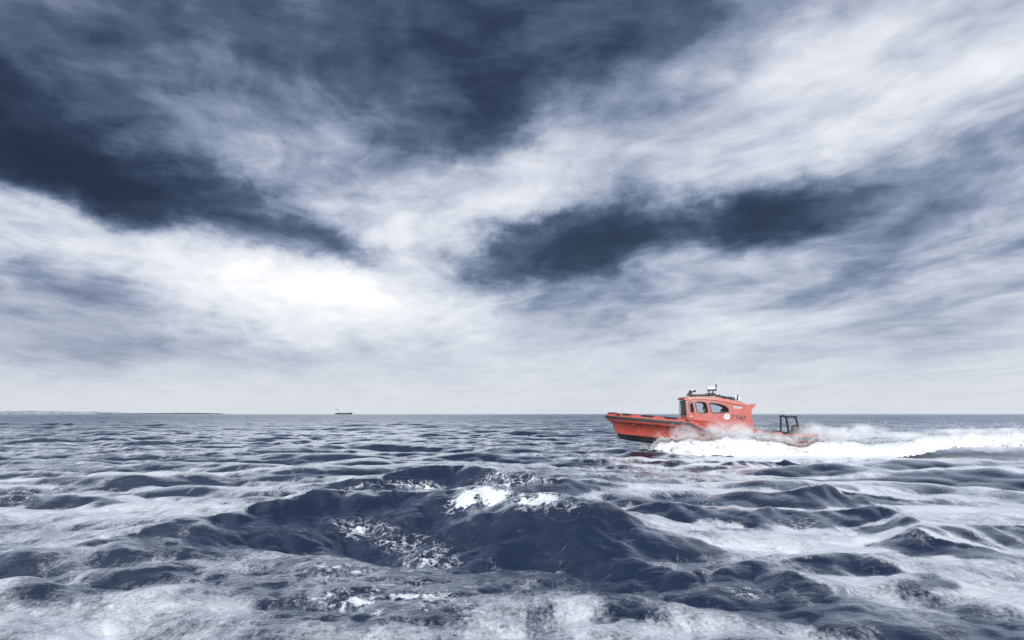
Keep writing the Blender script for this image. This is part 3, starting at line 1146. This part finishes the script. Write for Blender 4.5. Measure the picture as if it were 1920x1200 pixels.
for sd in (1, -1):
    mir = sd < 0
    for ch, px, py in zip('7747' if not mir else '7477', (1373.6, 1381.2, 1388.4, 1395.2), (783.2, 783.7, 784.4, 784.9)):
        lo = letters(ch, .36, M_navy, 'numeral', cabin, side_point(px, py, sd, .012), tilt=R(-4) * sd, mirror=mir)
    c = side_point(1363, 781.3, sd, .008)
    em = []
    n = 28
    lean_v = (side_point(1363, 776, sd, .008) - side_point(1363, 786, sd, .008)).normalized()
    ax = Vector((1, 0, 0))
    nv = Vector((0, -sd, .11)).normalized()
    V = []
    for r_, d_ in ((.158, 0), (.155, .012)):
        V += [c + (ax * math.cos(2 * math.pi * i / n) + lean_v * math.sin(2 * math.pi * i / n)) * r_ + nv * d_ for i in range(n)]
    disc = part('emblem', (V, [tuple(range(n, 2 * n))] + [(i, (i + 1) % n, n + (i + 1) % n, n + i) for i in range(n)]), M_white, cabin)
    V, F = [], []
    for q in range(4):
        a = q * math.pi / 2
        o0 = len(V)
        for rr_, da_ in ((.012, 0), (.105, -.36), (.085, 0), (.105, .36)):
            V.append(c + (ax * math.cos(a + da_) + lean_v * math.sin(a + da_)) * rr_ + nv * .016)
        F.append((o0, o0 + 1, o0 + 2, o0 + 3))
    part('cross', (V, F), M_green, disc)
    pl = [(1376, 761.6), (1390.8, 763), (1390.6, 766.6), (1375.8, 765.4)]
    V = [side_point(*p, sd, .002) for p in pl] + [side_point(*p, sd, .014) for p in pl]
    pl_o = part('name_plate', (V, [(4, 5, 6, 7)] + [(i, (i + 1) % 4, 4 + (i + 1) % 4, 4 + i) for i in range(4)]), M_plate, cabin)
    for i, kx in enumerate((0.10, .22, .34, .46, .60, .74, .88)):
        px = 1376 + 14.7 * kx
        py = 763.4 + 1.4 * kx
        v = [side_point(px - .45, py - 1.1, sd, .017), side_point(px + .3, py - 1.1, sd, .017), side_point(px + .3, py + 1.1, sd, .017), side_point(px - .45, py + 1.1, sd, .017)]
        part('letter_stroke', (v, [(0, 1, 2, 3)]), M_navy, pl_o)

# ---- gear on the roof
yr = -.62
for y_ in (yr, .62):
    part('rack_bar', join(rod(L(1287.5, 741, y_), L(1342, 741, y_), .05), rod(L(1303, 741, y_), L(1303.5, 745.5, y_), .03), rod(L(1296, 741, y_), L(1296, 745.5, y_), .05), rod(L(1328, 741, y_), L(1328, 745.5, y_), .03)), M_metal, roof)
    part('rack_rail', join(rod(L(1342, 741, y_), L(1376.5, 747.2, y_), .032), rod(L(1342, 743, y_), L(1378, 749.6, y_), .022), rod(L(1344, 741, y_), L(1344, 746, y_), .025), rod(L(1360, 744, y_), L(1360, 749.5, y_), .025), rod(L(1376.5, 743.6, y_), L(1376.5, 752.5, y_), .025), rod(L(1349.5, 738.5, y_), L(1349.5, 742, y_), .025)), M_metal, roof)
part('rack_board', block(L(1363, 745.6, 0), (.42, 1.3, .08)), M_metal, roof)
sl = part('searchlight', join(rod(L(1291.5, 734.4, -.5), L(1298, 733.8, -.5), .07, 12), rod(L(1298.8, 733.6, -.5), L(1305, 733.2, -.5), .055, 12), rod(L(1297.6, 730.5, -.5), L(1297.6, 735, -.5), .03)), M_metal, roof)
part('lamp_band', rod(L(1296.6, 732.2, -.5), L(1299.2, 732.0, -.5), .062, 10), M_white, sl)
part('lamp_mount', join(block(L(1292.5, 737.8, -.5), (.20, .22, .07)), block(L(1292.5, 739.6, -.5), (.10, .16, .10)), rod(L(1297.5, 735, -.5), L(1297, 741, -.5), .022)), M_metal, sl)
rd = part('radar', lathe(L(1333.8, 731.2), [(.20, 0), (.26, .015), (.275, .05), (.275, .12), (.25, .17), (.16, .205), (.02, .215)]), M_white, roof, True)
part('radar_mount', join(block(L(1334.5, 732, 0), (.50, .36, .055)), rod(L(1329.5, 732, -.12), L(1328.6, 741, -.18), .035), rod(L(1337.8, 732, -.12), L(1335, 739, -.16), .035), rod(L(1329.5, 732, .12), L(1328.6, 741, .18), .035), rod(L(1337.8, 732, .12), L(1335, 739, .16), .035), block(L(1334.5, 739.4, 0), (.33, .4, .13))), M_metal, rd)
mast = part('light_mast', join(rod(L(1342.6, 732.5), L(1342.6, 719.8), .034), block(L(1340.5, 732), (.2, .08, .05))), M_metal, roof)
part('mast_lamp', lathe(L(1342.6, 719.8), [(.045, 0), (.05, .03), (.045, .055), (.01, .065)], 10), M_white, mast)
part('horn', pipe([L(1322.5, 739.5, -.3), L(1324, 737.8, -.3), L(1326.5, 738.4, -.3), L(1327, 741, -.3)], .03, 7), M_metal, roof)
part('warning_lamp', block(L(1342.2, 740.2, -.5), (.09, .09, .10)), paint('red_lamp', (.6, .04, .05), .3), roof)
for (a, b), (c, d), y_ in (((1351.7, 742), (1360.2, 686.6), -.3), ((1348, 742), (1350, 698), .3), ((1370, 748), (1377, 703), .3), ((1377.5, 750), (1384.8, 701.6), -.3)):
    an = part('whip_antenna', sweep([L(a, b, y_), L((a + c) / 2, (b + d) / 2, y_), L(c, d, y_)], [circle(.012, 6), circle(.008, 6), circle(.005, 6)], up=Vector((0, 1, 0))), M_white, roof)
    part('antenna_tip', rod(L(c, d + .6, y_), L(c, d - .4, y_), .012, 6), M_metal, an)
for px, py, r_ in ((1379.5, 748.6, .13), (1386.5, 751.8, .12)):
    part('satellite_dome', lathe(L(px, py), [(r_ * .8, -.06), (r_, 0), (r_, .10), (r_ * .9, .18), (r_ * .55, .24), (.01, .26)], 14), M_white, roof, True)
part('aerial_post', join(rod(L(1382.2, 750.5, -.5), L(1383.8, 741.2, -.5), .035), rod(L(1380.6, 739.6, -.5), L(1383, 741.6, -.5), .014)), M_metal, roof)

# ---- stern: towing frame and two outboard engines
fr_top = []
for y_ in (-.95, .95):
    part('towing_frame', join(pipe([L(1478.8, 812, y_), L(1476.5, 797, y_), L(1474.4, 785.5, y_), L(1472.6, 781.6, y_), L(1468.5, 779.8, y_), L(1463.5, 779.6, y_)], .058, 8),
                                  pipe([L(1463.8, 809, y_), L(1463.8, 779.4, y_)], .05, 8),
                                  pipe([L(1475, 781.5, y_), L(1487, 781.2, y_), L(1491.5, 783.4, y_), L(1494, 790, y_), L(1497.2, 806, y_)], .055, 8)), M_metal, boat)
part('frame_plate', block((L(1477, 781).x, 0, L(1477, 780.8).z), (.62, 1.9, .08)), M_metal, boat)
for y_ in (-.42, .42):
    c = L(1497, 806, y_)
    prof = [(.0, -.20, .30), (.08, -.24, .34), (.22, -.25, .36), (.36, -.22, .33), (.44, -.14, .24)]
    V, F = [], []
    n = 14
    for z_, yw, xw_ in prof:
        for i in range(n):
            a = 2 * math.pi * i / n
            ca, sa = math.cos(a), math.sin(a)
            V.append(Vector((c.x + math.copysign(abs(ca) ** .7, ca) * xw_ * 1.15 + z_ * .10, c.y + math.copysign(abs(sa) ** .7, sa) * abs(yw), c.z - .16 + z_)))
    for l in range(len(prof) - 1):
        for j in range(n):
            F.append((l * n + j, l * n + (j + 1) % n, (l + 1) * n + (j + 1) % n, (l + 1) * n + j))
    F.append(tuple(range(n)))
    F.append(tuple((len(prof) - 1) * n + j for j in range(n)))
    en = soft(part('outboard_engine', (V, F), M_cowl, boat), 50)
    part('engine_leg', join(block((c.x + .05, c.y, c.z - .55), (.34, .22, .8)), block((c.x + .12, c.y, c.z - 1.05), (.40, .12, .3))), M_metal, en)
part('engine_well', block((L(1490, 815).x, 0, L(1490, 815, -1).z - .12), (1.2, 1.9, .25), .05), M_tube, boat)
part('guard_rail', pipe([L(1481, 809, -.9), L(1486, 801, -.9), L(1492, 799, -.9), L(1499, 801, -.9)], .03, 7), M_metal, boat)

# ------------------------------------------------------------------ crew inside the cabin
def person(loc, face_left=True, vest=None, suit=None, label='', pose='helm'):
    root = bpy.data.objects.new('person', None)
    root.location = loc
    root.rotation_euler = (0, 0, (math.pi if face_left else 0) - YAW)
    col.objects.link(root)
    tag(root, label, 'person')
    # joints: facing +x, seated, z up from the seat
    J = {'pelvis': (0, 0, .10), 'waist': (.0, 0, .26), 'chest': (.02, 0, .44), 'neck': (.03, 0, .60), 'jaw': (.06, 0, .69), 'head': (.06, 0, .77), 'crown': (.045, 0, .86)}
    Rd = {'pelvis': .15, 'waist': .135, 'chest': .16, 'neck': .062, 'jaw': .075, 'head': .098, 'crown': .075}
    E = [('pelvis', 'waist'), ('waist', 'chest'), ('chest', 'neck'), ('neck', 'jaw'), ('jaw', 'head'), ('head', 'crown')]
    for s, y in (('l', .2), ('r', -.2)):
        J.update({'sh' + s: (.02, y * .95, .53), 'el' + s: (.16, y * 1.25, .30), 'wr' + s: (.40, y * .8, .36), 'ha' + s: (.47, y * .7, .38),
                  'hip' + s: (.05, y * .5, .08), 'kn' + s: (.47, y * .7, .10), 'an' + s: (.44, y * .7, -.30), 'to' + s: (.60, y * .75, -.35)})
        Rd.update({'sh' + s: .075, 'el' + s: .052, 'wr' + s: .036, 'ha' + s: .042, 'hip' + s: .10, 'kn' + s: .07, 'an' + s: .05, 'to' + s: .04})
        E += [('chest', 'sh' + s), ('sh' + s, 'el' + s), ('el' + s, 'wr' + s), ('wr' + s, 'ha' + s), ('pelvis', 'hip' + s), ('hip' + s, 'kn' + s), ('kn' + s, 'an' + s), ('an' + s, 'to' + s)]
        for q in range(4):
            nm = 'f%d%s' % (q, s)
            J[nm] = (.53, y * .7 + (q - 1.5) * .022, .395 - .01 * q)
            Rd[nm] = .010
            E.append(('ha' + s, nm))
        J['th' + s] = (.50, y * .7 - .045 * (1 if y > 0 else -1), .42)
        Rd['th' + s] = .011
        E.append(('ha' + s, 'th' + s))
    names = list(J)
    me = bpy.data.meshes.new('body')
    me.from_pydata([J[n_] for n_ in names], [(names.index(a), names.index(b)) for a, b in E], [])
    ob = bpy.data.objects.new('body', me)
    col.objects.link(ob)
    md = ob.modifiers.new('skin', 'SKIN')
    for i, n_ in enumerate(names):
        sv = me.skin_vertices[0].data[i]
        sv.radius = (Rd[n_] * (1.15 if n_ in ('chest', 'waist', 'pelvis') else 1), Rd[n_])
        sv.use_root = n_ == 'pelvis'
    ob.modifiers.new('sub', 'SUBSURF').levels = 1
    dg = bpy.context.evaluated_depsgraph_get()
    bme = bpy.data.meshes.new_from_object(ob.evaluated_get(dg))
    bpy.data.objects.remove(ob)
    bme.name = 'body'
    bme.materials.clear()
    for m_ in (suit, M_skin):
        bme.materials.append(m_)
    for p in bme.polygons:
        p.material_index = 1 if (p.center.z > .63 or p.center.x > .44 and p.center.z > .2) else 0
    bme.shade_smooth()
    bo = bpy.data.objects.new('body', bme)
    bo.parent = root
    col.objects.link(bo)
    V, F = lathe((.03, 0, .76), [(.112, 0), (.116, .04), (.10, .09), (.06, .125), (.01, .135)], 14)
    part('hair', (V, F), M_hair, root, True)
    part('nose', block((.165, 0, .745), (.03, .025, .04)), M_skin, root)
    if vest:
        prof = [(.165, .24), (.19, .32), (.20, .42), (.19, .52), (.11, .58), (.075, .60)]
        V, F = [], []
        n = 16
        for r_, z_ in prof:
            V += [Vector((.015 + r_ * .92 * math.cos(2 * math.pi * i / n), r_ * 1.12 * math.sin(2 * math.pi * i / n), z_)) for i in range(n)]
        for l in range(len(prof) - 1):
            for j in range(n):
                F.append((l * n + j, l * n + (j + 1) % n, (l + 1) * n + (j + 1) % n, (l + 1) * n + j))
        part('vest', (V, F), vest, root, True)
    return root


person(to_world((L(1322.5, 770, -.5).x, -.5, 1.72)), True, M_hivis, M_suit, 'person in dark suit and yellow vest at the helm behind the middle cabin window')
person(to_world((L(1356, 770, -.3).x, -.3, 1.60)), True, None, M_suit, 'person in dark clothing sitting behind the rearmost curved cabin window')
for px, yo, z_ in ((1323.5, -.5, 1.62), (1357, -.3, 1.50)):
    c = L(px, 770, yo)
    part('helm_seat', join(block((c.x + .05, yo, z_ + .02), (.46, .46, .12)), block((c.x + .30, yo, z_ + .36), (.10, .44, .62)), block((c.x + .05, yo, (z_ + 1.2) / 2 - .02), (.2, .2, z_ - 1.24))), M_inner, boat)


# ------------------------------------------------------------------ far things: coast under snow, a low skerry, a ship
M_snow, g, out = new_mat('snow_and_rock')
pos = g.n('ShaderNodeNewGeometry').outputs['Position']
nzr = g.noise(g.mapping(pos, scale=(.012, .012, .06)), 1.0, 7, .65, .4)
cc = g.mix(g.rng(nzr, .50, .60), (.42, .45, .50, 1), (.06, .075, .10, 1))
pp = principled(g, Base_Color=cc, Roughness=.85)
g.t.links.new(pp.outputs[0], out.inputs[0])
M_rock = paint('dark_rock', (.045, .055, .07), .9, 0, 0, .3, .02)


def ridge(name, px0, px1, Y, tab, mat, seed, depth=500.0, rough=.25):
    """low land seen from the sea: a ridge with two sloping sides and an uneven top"""
    rg = np.random.default_rng(seed)
    n = 220
    V, F = [], []
    K = 7
    ph = rg.uniform(0, 6.28, 8)
    for i in range(n):
        px = px0 + (px1 - px0) * i / (n - 1)
        top = lerp_tab(tab, px)
        wob = sum(math.sin(px * f_ + p_) * a_ for f_, p_, a_ in zip((.05, .11, .23, .41, .77, 1.3, 2.1, 3.3), ph, (.5, .4, .35, .3, .25, .22, .2, .15)))
        h = max(0.2, top * (1 + rough * wob))
        for k in range(K):
            t = k / (K - 1)
            y = Y + (t - .35) * depth + 40 * math.sin(px * .07 + k)
            z = h * math.sin(math.pi * t) ** .8 * (1 + .15 * math.sin(px * .31 + k * 2.1)) - 1.0
            V.append(Vector(((px - 960) / F_PX * Y, y, z)))
    for i in range(n - 1):
        for k in range(K - 1):
            F.append((i * K + k, (i + 1) * K + k, (i + 1) * K + k + 1, i * K + k + 1))
    return tag(part(name, (V, F), mat, None, True), None, None, None, 'structure')


tag(ridge('coast', -900, 300, 6200.0, [(-900, 34), (-200, 28), (0, 22), (60, 24), (110, 25), (150, 18), (200, 15), (260, 10), (300, 3)], M_snow, 4, 700.0), 'low snow covered coast on the horizon at the far left')
tag(ridge('skerry', 180, 425, 5200.0, [(180, 2), (230, 5), (300, 8), (360, 10), (400, 8), (425, 1)], M_rock, 9, 300.0, .08), 'low dark skerry on the horizon left of the ship')

SY = 2600.0


def S_(px, py, yo=0.0):
    p = at_depth(px, py, SY)
    return Vector((p.x - ship.location.x, yo, p.z))


ship = bpy.data.objects.new('cargo_ship', None)
ship.location = ((645 - 960) / F_PX * SY, SY, 0)
col.objects.link(ship)
tag(ship, 'small distant cargo ship with dark hull and white superstructure on the horizon', 'ship')
M_shull = paint('dark_ship_hull', (.012, .018, .032), .6)
M_swhite = paint('white_ship_paint', (.5, .51, .54), .5)


def ship_hull(z_top, z_bot, name, mat, grow_=0.0, x_lo=None):
    V, F = [], []
    n = 24
    x0, x1 = S_(629, 775).x - grow_, S_(661, 775).x + grow_
    for i in range(n):
        t = i / (n - 1)
        hw = 6.0 * min(1, (1 - t) * 3.2) ** .6 * min(1, .75 + t * 2) + grow_ * .3
        hw = max(hw, .15)
        sheer = 1.3 * max(0, (t - .75) / .25) ** 1.5
        rake = 3.0 * max(0, (t - .8) / .2)
        x = x0 + (x1 - x0) * t
        V += [Vector((x, -hw, z_top + sheer)), Vector((x - rake, -hw * .8, z_bot)), Vector((x - rake, hw * .8, z_bot)), Vector((x, hw, z_top + sheer))]
    for i in range(n - 1):
        for j in range(4):
            F.append((i * 4 + j, i * 4 + (j + 1) % 4, (i + 1) * 4 + (j + 1) % 4, (i + 1) * 4 + j))
    F += [(0, 1, 2, 3), tuple((n - 1) * 4 + j for j in range(4))]
    return part(name, (V, F), mat, ship)


ship_hull(5.0, -1.5, 'hull', M_shull)
ship_hull(7.4, 4.9, 'bulwark', M_swhite, -.4)
dh = part('deckhouse', join(block((S_(633, 772).x, 0, 9.6), (11, 9.5, 5.0), .1), block((S_(632.4, 771).x, 0, 13.2), (7, 8, 2.6), .1)), M_swhite, ship)
part('funnel', block((S_(632.5, 769).x, 0, 16.6), (2.6, 2.6, 6.8), .4), M_shull, dh)
part('mast', rod((S_(635, 770).x, 0, 14.2), (S_(635, 770).x, 0, 19.0), .25), M_swhite, dh)
part('hatch_cover', block((S_(643, 773).x, 0, 8.2), (15, 8, 1.8), .1), M_swhite, ship)
part('hatch_cover', block((S_(651, 773).x, 0, 8.4), (12, 8, 2.2), .1), M_swhite, ship)
part('deck_crane', join(rod((S_(649.5, 773).x, 0, 7.6), (S_(649.5, 773).x, 0, 13.2), .5), rod((S_(649, 773).x, 0, 13.0), (S_(653, 773).x, 0, 13.4), .45)), M_swhite, ship)

# ------------------------------------------------------------------ spray thrown up by the boat: many drops
rg = np.random.default_rng(77)
TOP = [(1218, 838), (1228, 826), (1237, 817.5), (1248, 823), (1263, 821), (1285, 819), (1303, 816.5), (1320, 819), (1337, 819), (1352, 815), (1362, 811), (1387, 811), (1400, 815), (1420, 821), (1470, 826), (1500, 829), (1530, 824), (1580, 824), (1640, 826), (1700, 821), (1740, 815), (1800, 810), (1860, 809), (1960, 809)]
BOT = [(1218, 840), (1245, 845), (1268, 850), (1300, 852), (1400, 853), (1500, 855), (1560, 857), (1650, 857), (1720, 851), (1760, 842), (1800, 836), (1960, 834)]
tx, ty = np.array(TOP).T
bx_, by_ = np.array(BOT).T


LAT = rg.uniform(0, 1, (256, 256))


def vnoise(x, y):
    i, j = np.floor(x).astype(int), np.floor(y).astype(int)
    u, v = x - i, y - j
    u, v = u * u * (3 - 2 * u), v * v * (3 - 2 * v)
    l = lambda a, b: LAT[a % 256, b % 256]
    return (l(i, j) * (1 - u) + l(i + 1, j) * u) * (1 - v) + (l(i, j + 1) * (1 - u) + l(i + 1, j + 1) * u) * v


def clump(px, py, s=1.0):
    """billows of spray: three octaves of noise"""
    px, py = px * s, py * s
    return np.clip((vnoise(px / 22, py / 15 + 9) * .5 + vnoise(px / 9 + 40, py / 7) * .3 + vnoise(px / 4, py / 3.5 + 70) * .2 - .25) * 2, 0, 1)


P_, R_ = [], []


def put(px, py, yo, r):
    """drops at the depth of the boat's near side (yo across the boat)"""
    a = (px - 960) / F_PX
    b = (600 - py) / F_PX
    rx, ry, rz = a, math.cos(TILT) - b * math.sin(TILT), math.sin(TILT) + b * math.cos(TILT)
    t = (yo + B0.dot(EY)) / (rx * EY.x + ry * EY.y)
    P_.append(np.stack([rx * t, ry * t, CAM_H + rz * t], -1))
    R_.append(r)


def dense(n, x0, x1, y_lo, y_hi, r0, r1):
    px = rg.uniform(x0, x1, n)
    u = rg.beta(.8, 2.6, n)
    px = px + rg.normal(0, 9, n) * (px > 1300)
    top = np.interp(px, tx, ty)
    bot = np.interp(px, bx_, by_)
    top = top + -9.0 * (clump(px, px * 0, .8) - .45) + rg.exponential(1.6, n) * -1 * (u < .25)
    bot = bot + 8.0 * (clump(px, px * 0 + 40, .8) - .5)
    py = top + (bot - top) * u
    put(px, py, rg.uniform(y_lo, y_hi, n), rg.uniform(r0, r1, n) ** 1.0)


dense(9000, 1220, 1540, -2.5, -1.75, .004, .013)
dense(2500, 1222, 1420, -2.6, -2.1, .006, .014)
dense(9000, 1520, 1960, -3.0, 1.0, .004, .015)
MIST = [(1237, 818, 6, 5, 1200), (1285, 806, 16, 9, 3000), (1300, 812, 22, 6, 3000), (1350, 803, 13, 9, 3000), (1372, 804, 16, 8, 3000), (1392, 807, 15, 7, 2200), (1360, 788, 14, 8, 500), (1400, 796, 12, 10, 500), (1425, 815, 22, 6, 2600),
        (1470, 822, 26, 5, 2600), (1508, 812, 10, 8, 4200), (1528, 814, 14, 8, 4500), (1555, 814, 20, 8, 3800), (1520, 802, 14, 7, 1300), (1600, 812, 30, 9, 3600), (1625, 800, 26, 9, 1500), (1700, 812, 40, 8, 2200), (1800, 803, 50, 5, 2600), (1880, 802, 40, 5, 1800)]
for mx_, my_, sx_, sy_, n in MIST:
    n = int(n * .35)
    px = rg.normal(mx_, sx_, n)
    py = rg.normal(my_, sy_, n)
    keep = (rg.uniform(0, 1, n) < clump(px, py, .9) ** 1.6 * 1.6) & (py < np.interp(px, bx_, by_))
    px, py = px[keep], py[keep]
    put(px, py, rg.uniform(-2.4, -1.85, len(px)) if mx_ < 1500 else rg.uniform(-2.2, .6, len(px)), rg.uniform(.004, .011, len(px)))
# single flung drops
n = 300
px = rg.uniform(1230, 1900, n)
put(px, np.interp(px, tx, ty) - rg.exponential(7, n), rg.uniform(-2.4, -1.6, n), rg.uniform(.005, .013, n))
C_ = np.concatenate(P_)
R_ = np.concatenate(R_)
T4 = np.array([(1, 1, 1), (1, -1, -1), (-1, 1, -1), (-1, -1, 1)]) / 1.2
q = rg.normal(size=(len(C_), 4))
q /= np.linalg.norm(q, axis=1)[:, None]
w_, x_, y_, z_ = q.T
M3 = np.stack([1 - 2 * (y_ * y_ + z_ * z_), 2 * (x_ * y_ - z_ * w_), 2 * (x_ * z_ + y_ * w_), 2 * (x_ * y_ + z_ * w_), 1 - 2 * (x_ * x_ + z_ * z_), 2 * (y_ * z_ - x_ * w_), 2 * (x_ * z_ - y_ * w_), 2 * (y_ * z_ + x_ * w_), 1 - 2 * (x_ * x_ + y_ * y_)], -1).reshape(-1, 3, 3)
co = C_[:, None, :] + np.einsum('nij,kj->nki', M3, T4) * R_[:, None, None]
tri = (np.arange(len(C_))[:, None, None] * 4 + np.array([(0, 1, 2), (0, 3, 1), (0, 2, 3), (1, 3, 2)])[None]).reshape(-1, 3)
sp_me = fast_mesh('spray', co.reshape(-1, 3), tri)
M_spray, g, out = new_mat('white_spray')
sd_ = g.n('ShaderNodeBsdfDiffuse')
sd_.inputs[0].default_value = (.99, .995, 1.0, 1)
st_ = g.n('ShaderNodeBsdfTranslucent')
st_.inputs[0].default_value = (.99, .995, 1.0, 1)
sm_ = g.n('ShaderNodeMixShader')
sm_.inputs[0].default_value = .45
g.t.links.new(sd_.outputs[0], sm_.inputs[1])
g.t.links.new(st_.outputs[0], sm_.inputs[2])
g.t.links.new(sm_.outputs[0], out.inputs[0])
sp_me.materials.append(M_spray)
spray = bpy.data.objects.new('spray', sp_me)
col.objects.link(spray)
tag(spray, 'white spray thrown up along the side and stern of the orange boat', 'spray', None, 'stuff')
# the thick white water itself: a torn, lumpy bank along the hull and down the wake
NU, NV = 520, 22
pxs = np.linspace(1221, 1985, NU)
V = np.zeros((NU, NV, 3))
for j in range(NV):
    a_ = math.pi * j / (NV - 1)                       # 0 front foot, pi back foot
    lobe = clump(pxs, pxs * 0 + 55, .7)
    top_ = np.interp(pxs, tx, ty) + 7.5 - 5.0 * sstep(1690, 1760, pxs) - 7.0 * (clump(pxs, pxs * 0, .8) - .45)
    bot_ = np.interp(pxs, bx_, by_) + 2.0 + 5.0 * (lobe - .5)
    py_ = bot_ + (top_ - bot_) * math.sin(a_) ** .75
    aft_ = sstep(1500, 1600, pxs)
    yo_ = (-2.0 + 1.3 * aft_) - (.38 + .9 * aft_) * math.cos(a_) * sstep(1219, 1245, pxs)
    nrm = clump(pxs * 2.1, np.full(NU, j * 9.0)) - .5
    fine_ = clump(pxs * 6.3, np.full(NU, j * 23.0 + 200)) - .5
    yo_ = yo_ - .26 * nrm - .12 * fine_
    py_ = py_ + 1.6 * fine_ + 2.0 * nrm
    for i in range(NU):
        p = to_world(L(float(pxs[i]), float(py_[i]), float(yo_[i])))
        V[i, j] = p
ii, jj = np.meshgrid(np.arange(NU - 1), np.arange(NV - 1), indexing='ij')
qd = np.stack([ii * NV + jj, (ii + 1) * NV + jj, (ii + 1) * NV + jj + 1, ii * NV + jj + 1], -1).reshape(-1, 4)
wb_me = fast_mesh('white_water', V.reshape(-1, 3), qd)
wb_me.shade_smooth()
M_bank, g, out = new_mat('churned_white_water')
wp = g.n('ShaderNodeNewGeometry').outputs['Position']
bb = g.n('ShaderNodeBump')
bb.inputs['Strength'].default_value = .9
bb.inputs['Distance'].default_value = .12
g.put(bb.inputs['Height'], g.noise(wp, 4.0, 7, .65, .4))
pb_ = principled(g, Base_Color=(.78, .80, .83, 1), Roughness=.85, Normal=bb.outputs[0])
tr_ = g.n('ShaderNodeBsdfTransparent')
ms_ = g.n('ShaderNodeMixShader')
g.put(ms_.inputs[0], g.rng(g.noise(wp, 1.9, 6, .62, .3), .20, .36))
g.t.links.new(tr_.outputs[0], ms_.inputs[1])
g.t.links.new(pb_.outputs[0], ms_.inputs[2])
g.t.links.new(ms_.outputs[0], out.inputs[0])
wb_me.materials.append(M_bank)
wb = bpy.data.objects.new('white_water', wb_me)
wb.parent = spray
wb['kind'] = 'stuff'
col.objects.link(wb)

# fine mist hanging in the spray: small puffs of scattering air
M_mist, g, out = new_mat('water_mist')
oc = g.n('ShaderNodeTexCoord').outputs['Object']
wp = g.n('ShaderNodeNewGeometry').outputs['Position']
fall = g.rng(g.vm('LENGTH', oc), 0.1, 1.0, 1.0, 0.0)
nn = g.noise(wp, 1.5, 5, .6, .4)
den = g.m('MULTIPLY', g.m('MULTIPLY', fall, g.rng(nn, .36, .66)), 2.9)
pv = g.n('ShaderNodeVolumePrincipled')
pv.inputs['Color'].default_value = (.99, .995, 1.0, 1)
pv.inputs['Anisotropy'].default_value = -.15
g.put(pv.inputs['Density'], den)
g.t.links.new(pv.outputs[0], out.inputs['Volume'])
bm = bmesh.new()
bmesh.ops.create_icosphere(bm, subdivisions=3, radius=1.0)
mist_me = bpy.data.meshes.new('mist')
bm.to_mesh(mist_me)
bm.free()
mist_me.materials.append(M_mist)
for px, py, yo, rx, rz in ((1285, 812, -2.2, 1.1, .55), (1345, 808, -2.2, 1.2, .62), (1380, 807, -2.3, 1.3, .60), (1415, 814, -2.2, 1.3, .5), (1475, 822, -2.2, 1.6, .4),
                           (1520, 811, -1.2, 1.2, .62), (1560, 813, -.6, 1.7, .55), (1615, 810, -.4, 1.8, .55), (1690, 817, -.2, 1.8, .3), (1800, 810, 0, 2.2, .25), (1890, 809, 0, 2.0, .25)):
    p = to_world(L(px, py, yo))
    o = bpy.data.objects.new('mist', mist_me)
    o.parent = spray
    o.location = p
    o.rotation_euler = (0, 0, -YAW)
    o.scale = (rx, .55 if yo < -1.5 else 1.2, rz)
    o['kind'] = 'stuff'
    col.objects.link(o)
sc.cycles.volume_bounces = 6
sc.cycles.max_bounces = 48
sc.cycles.diffuse_bounces = 40
sc.cycles.transmission_bounces = 40
sc.cycles.transparent_max_bounces = 12
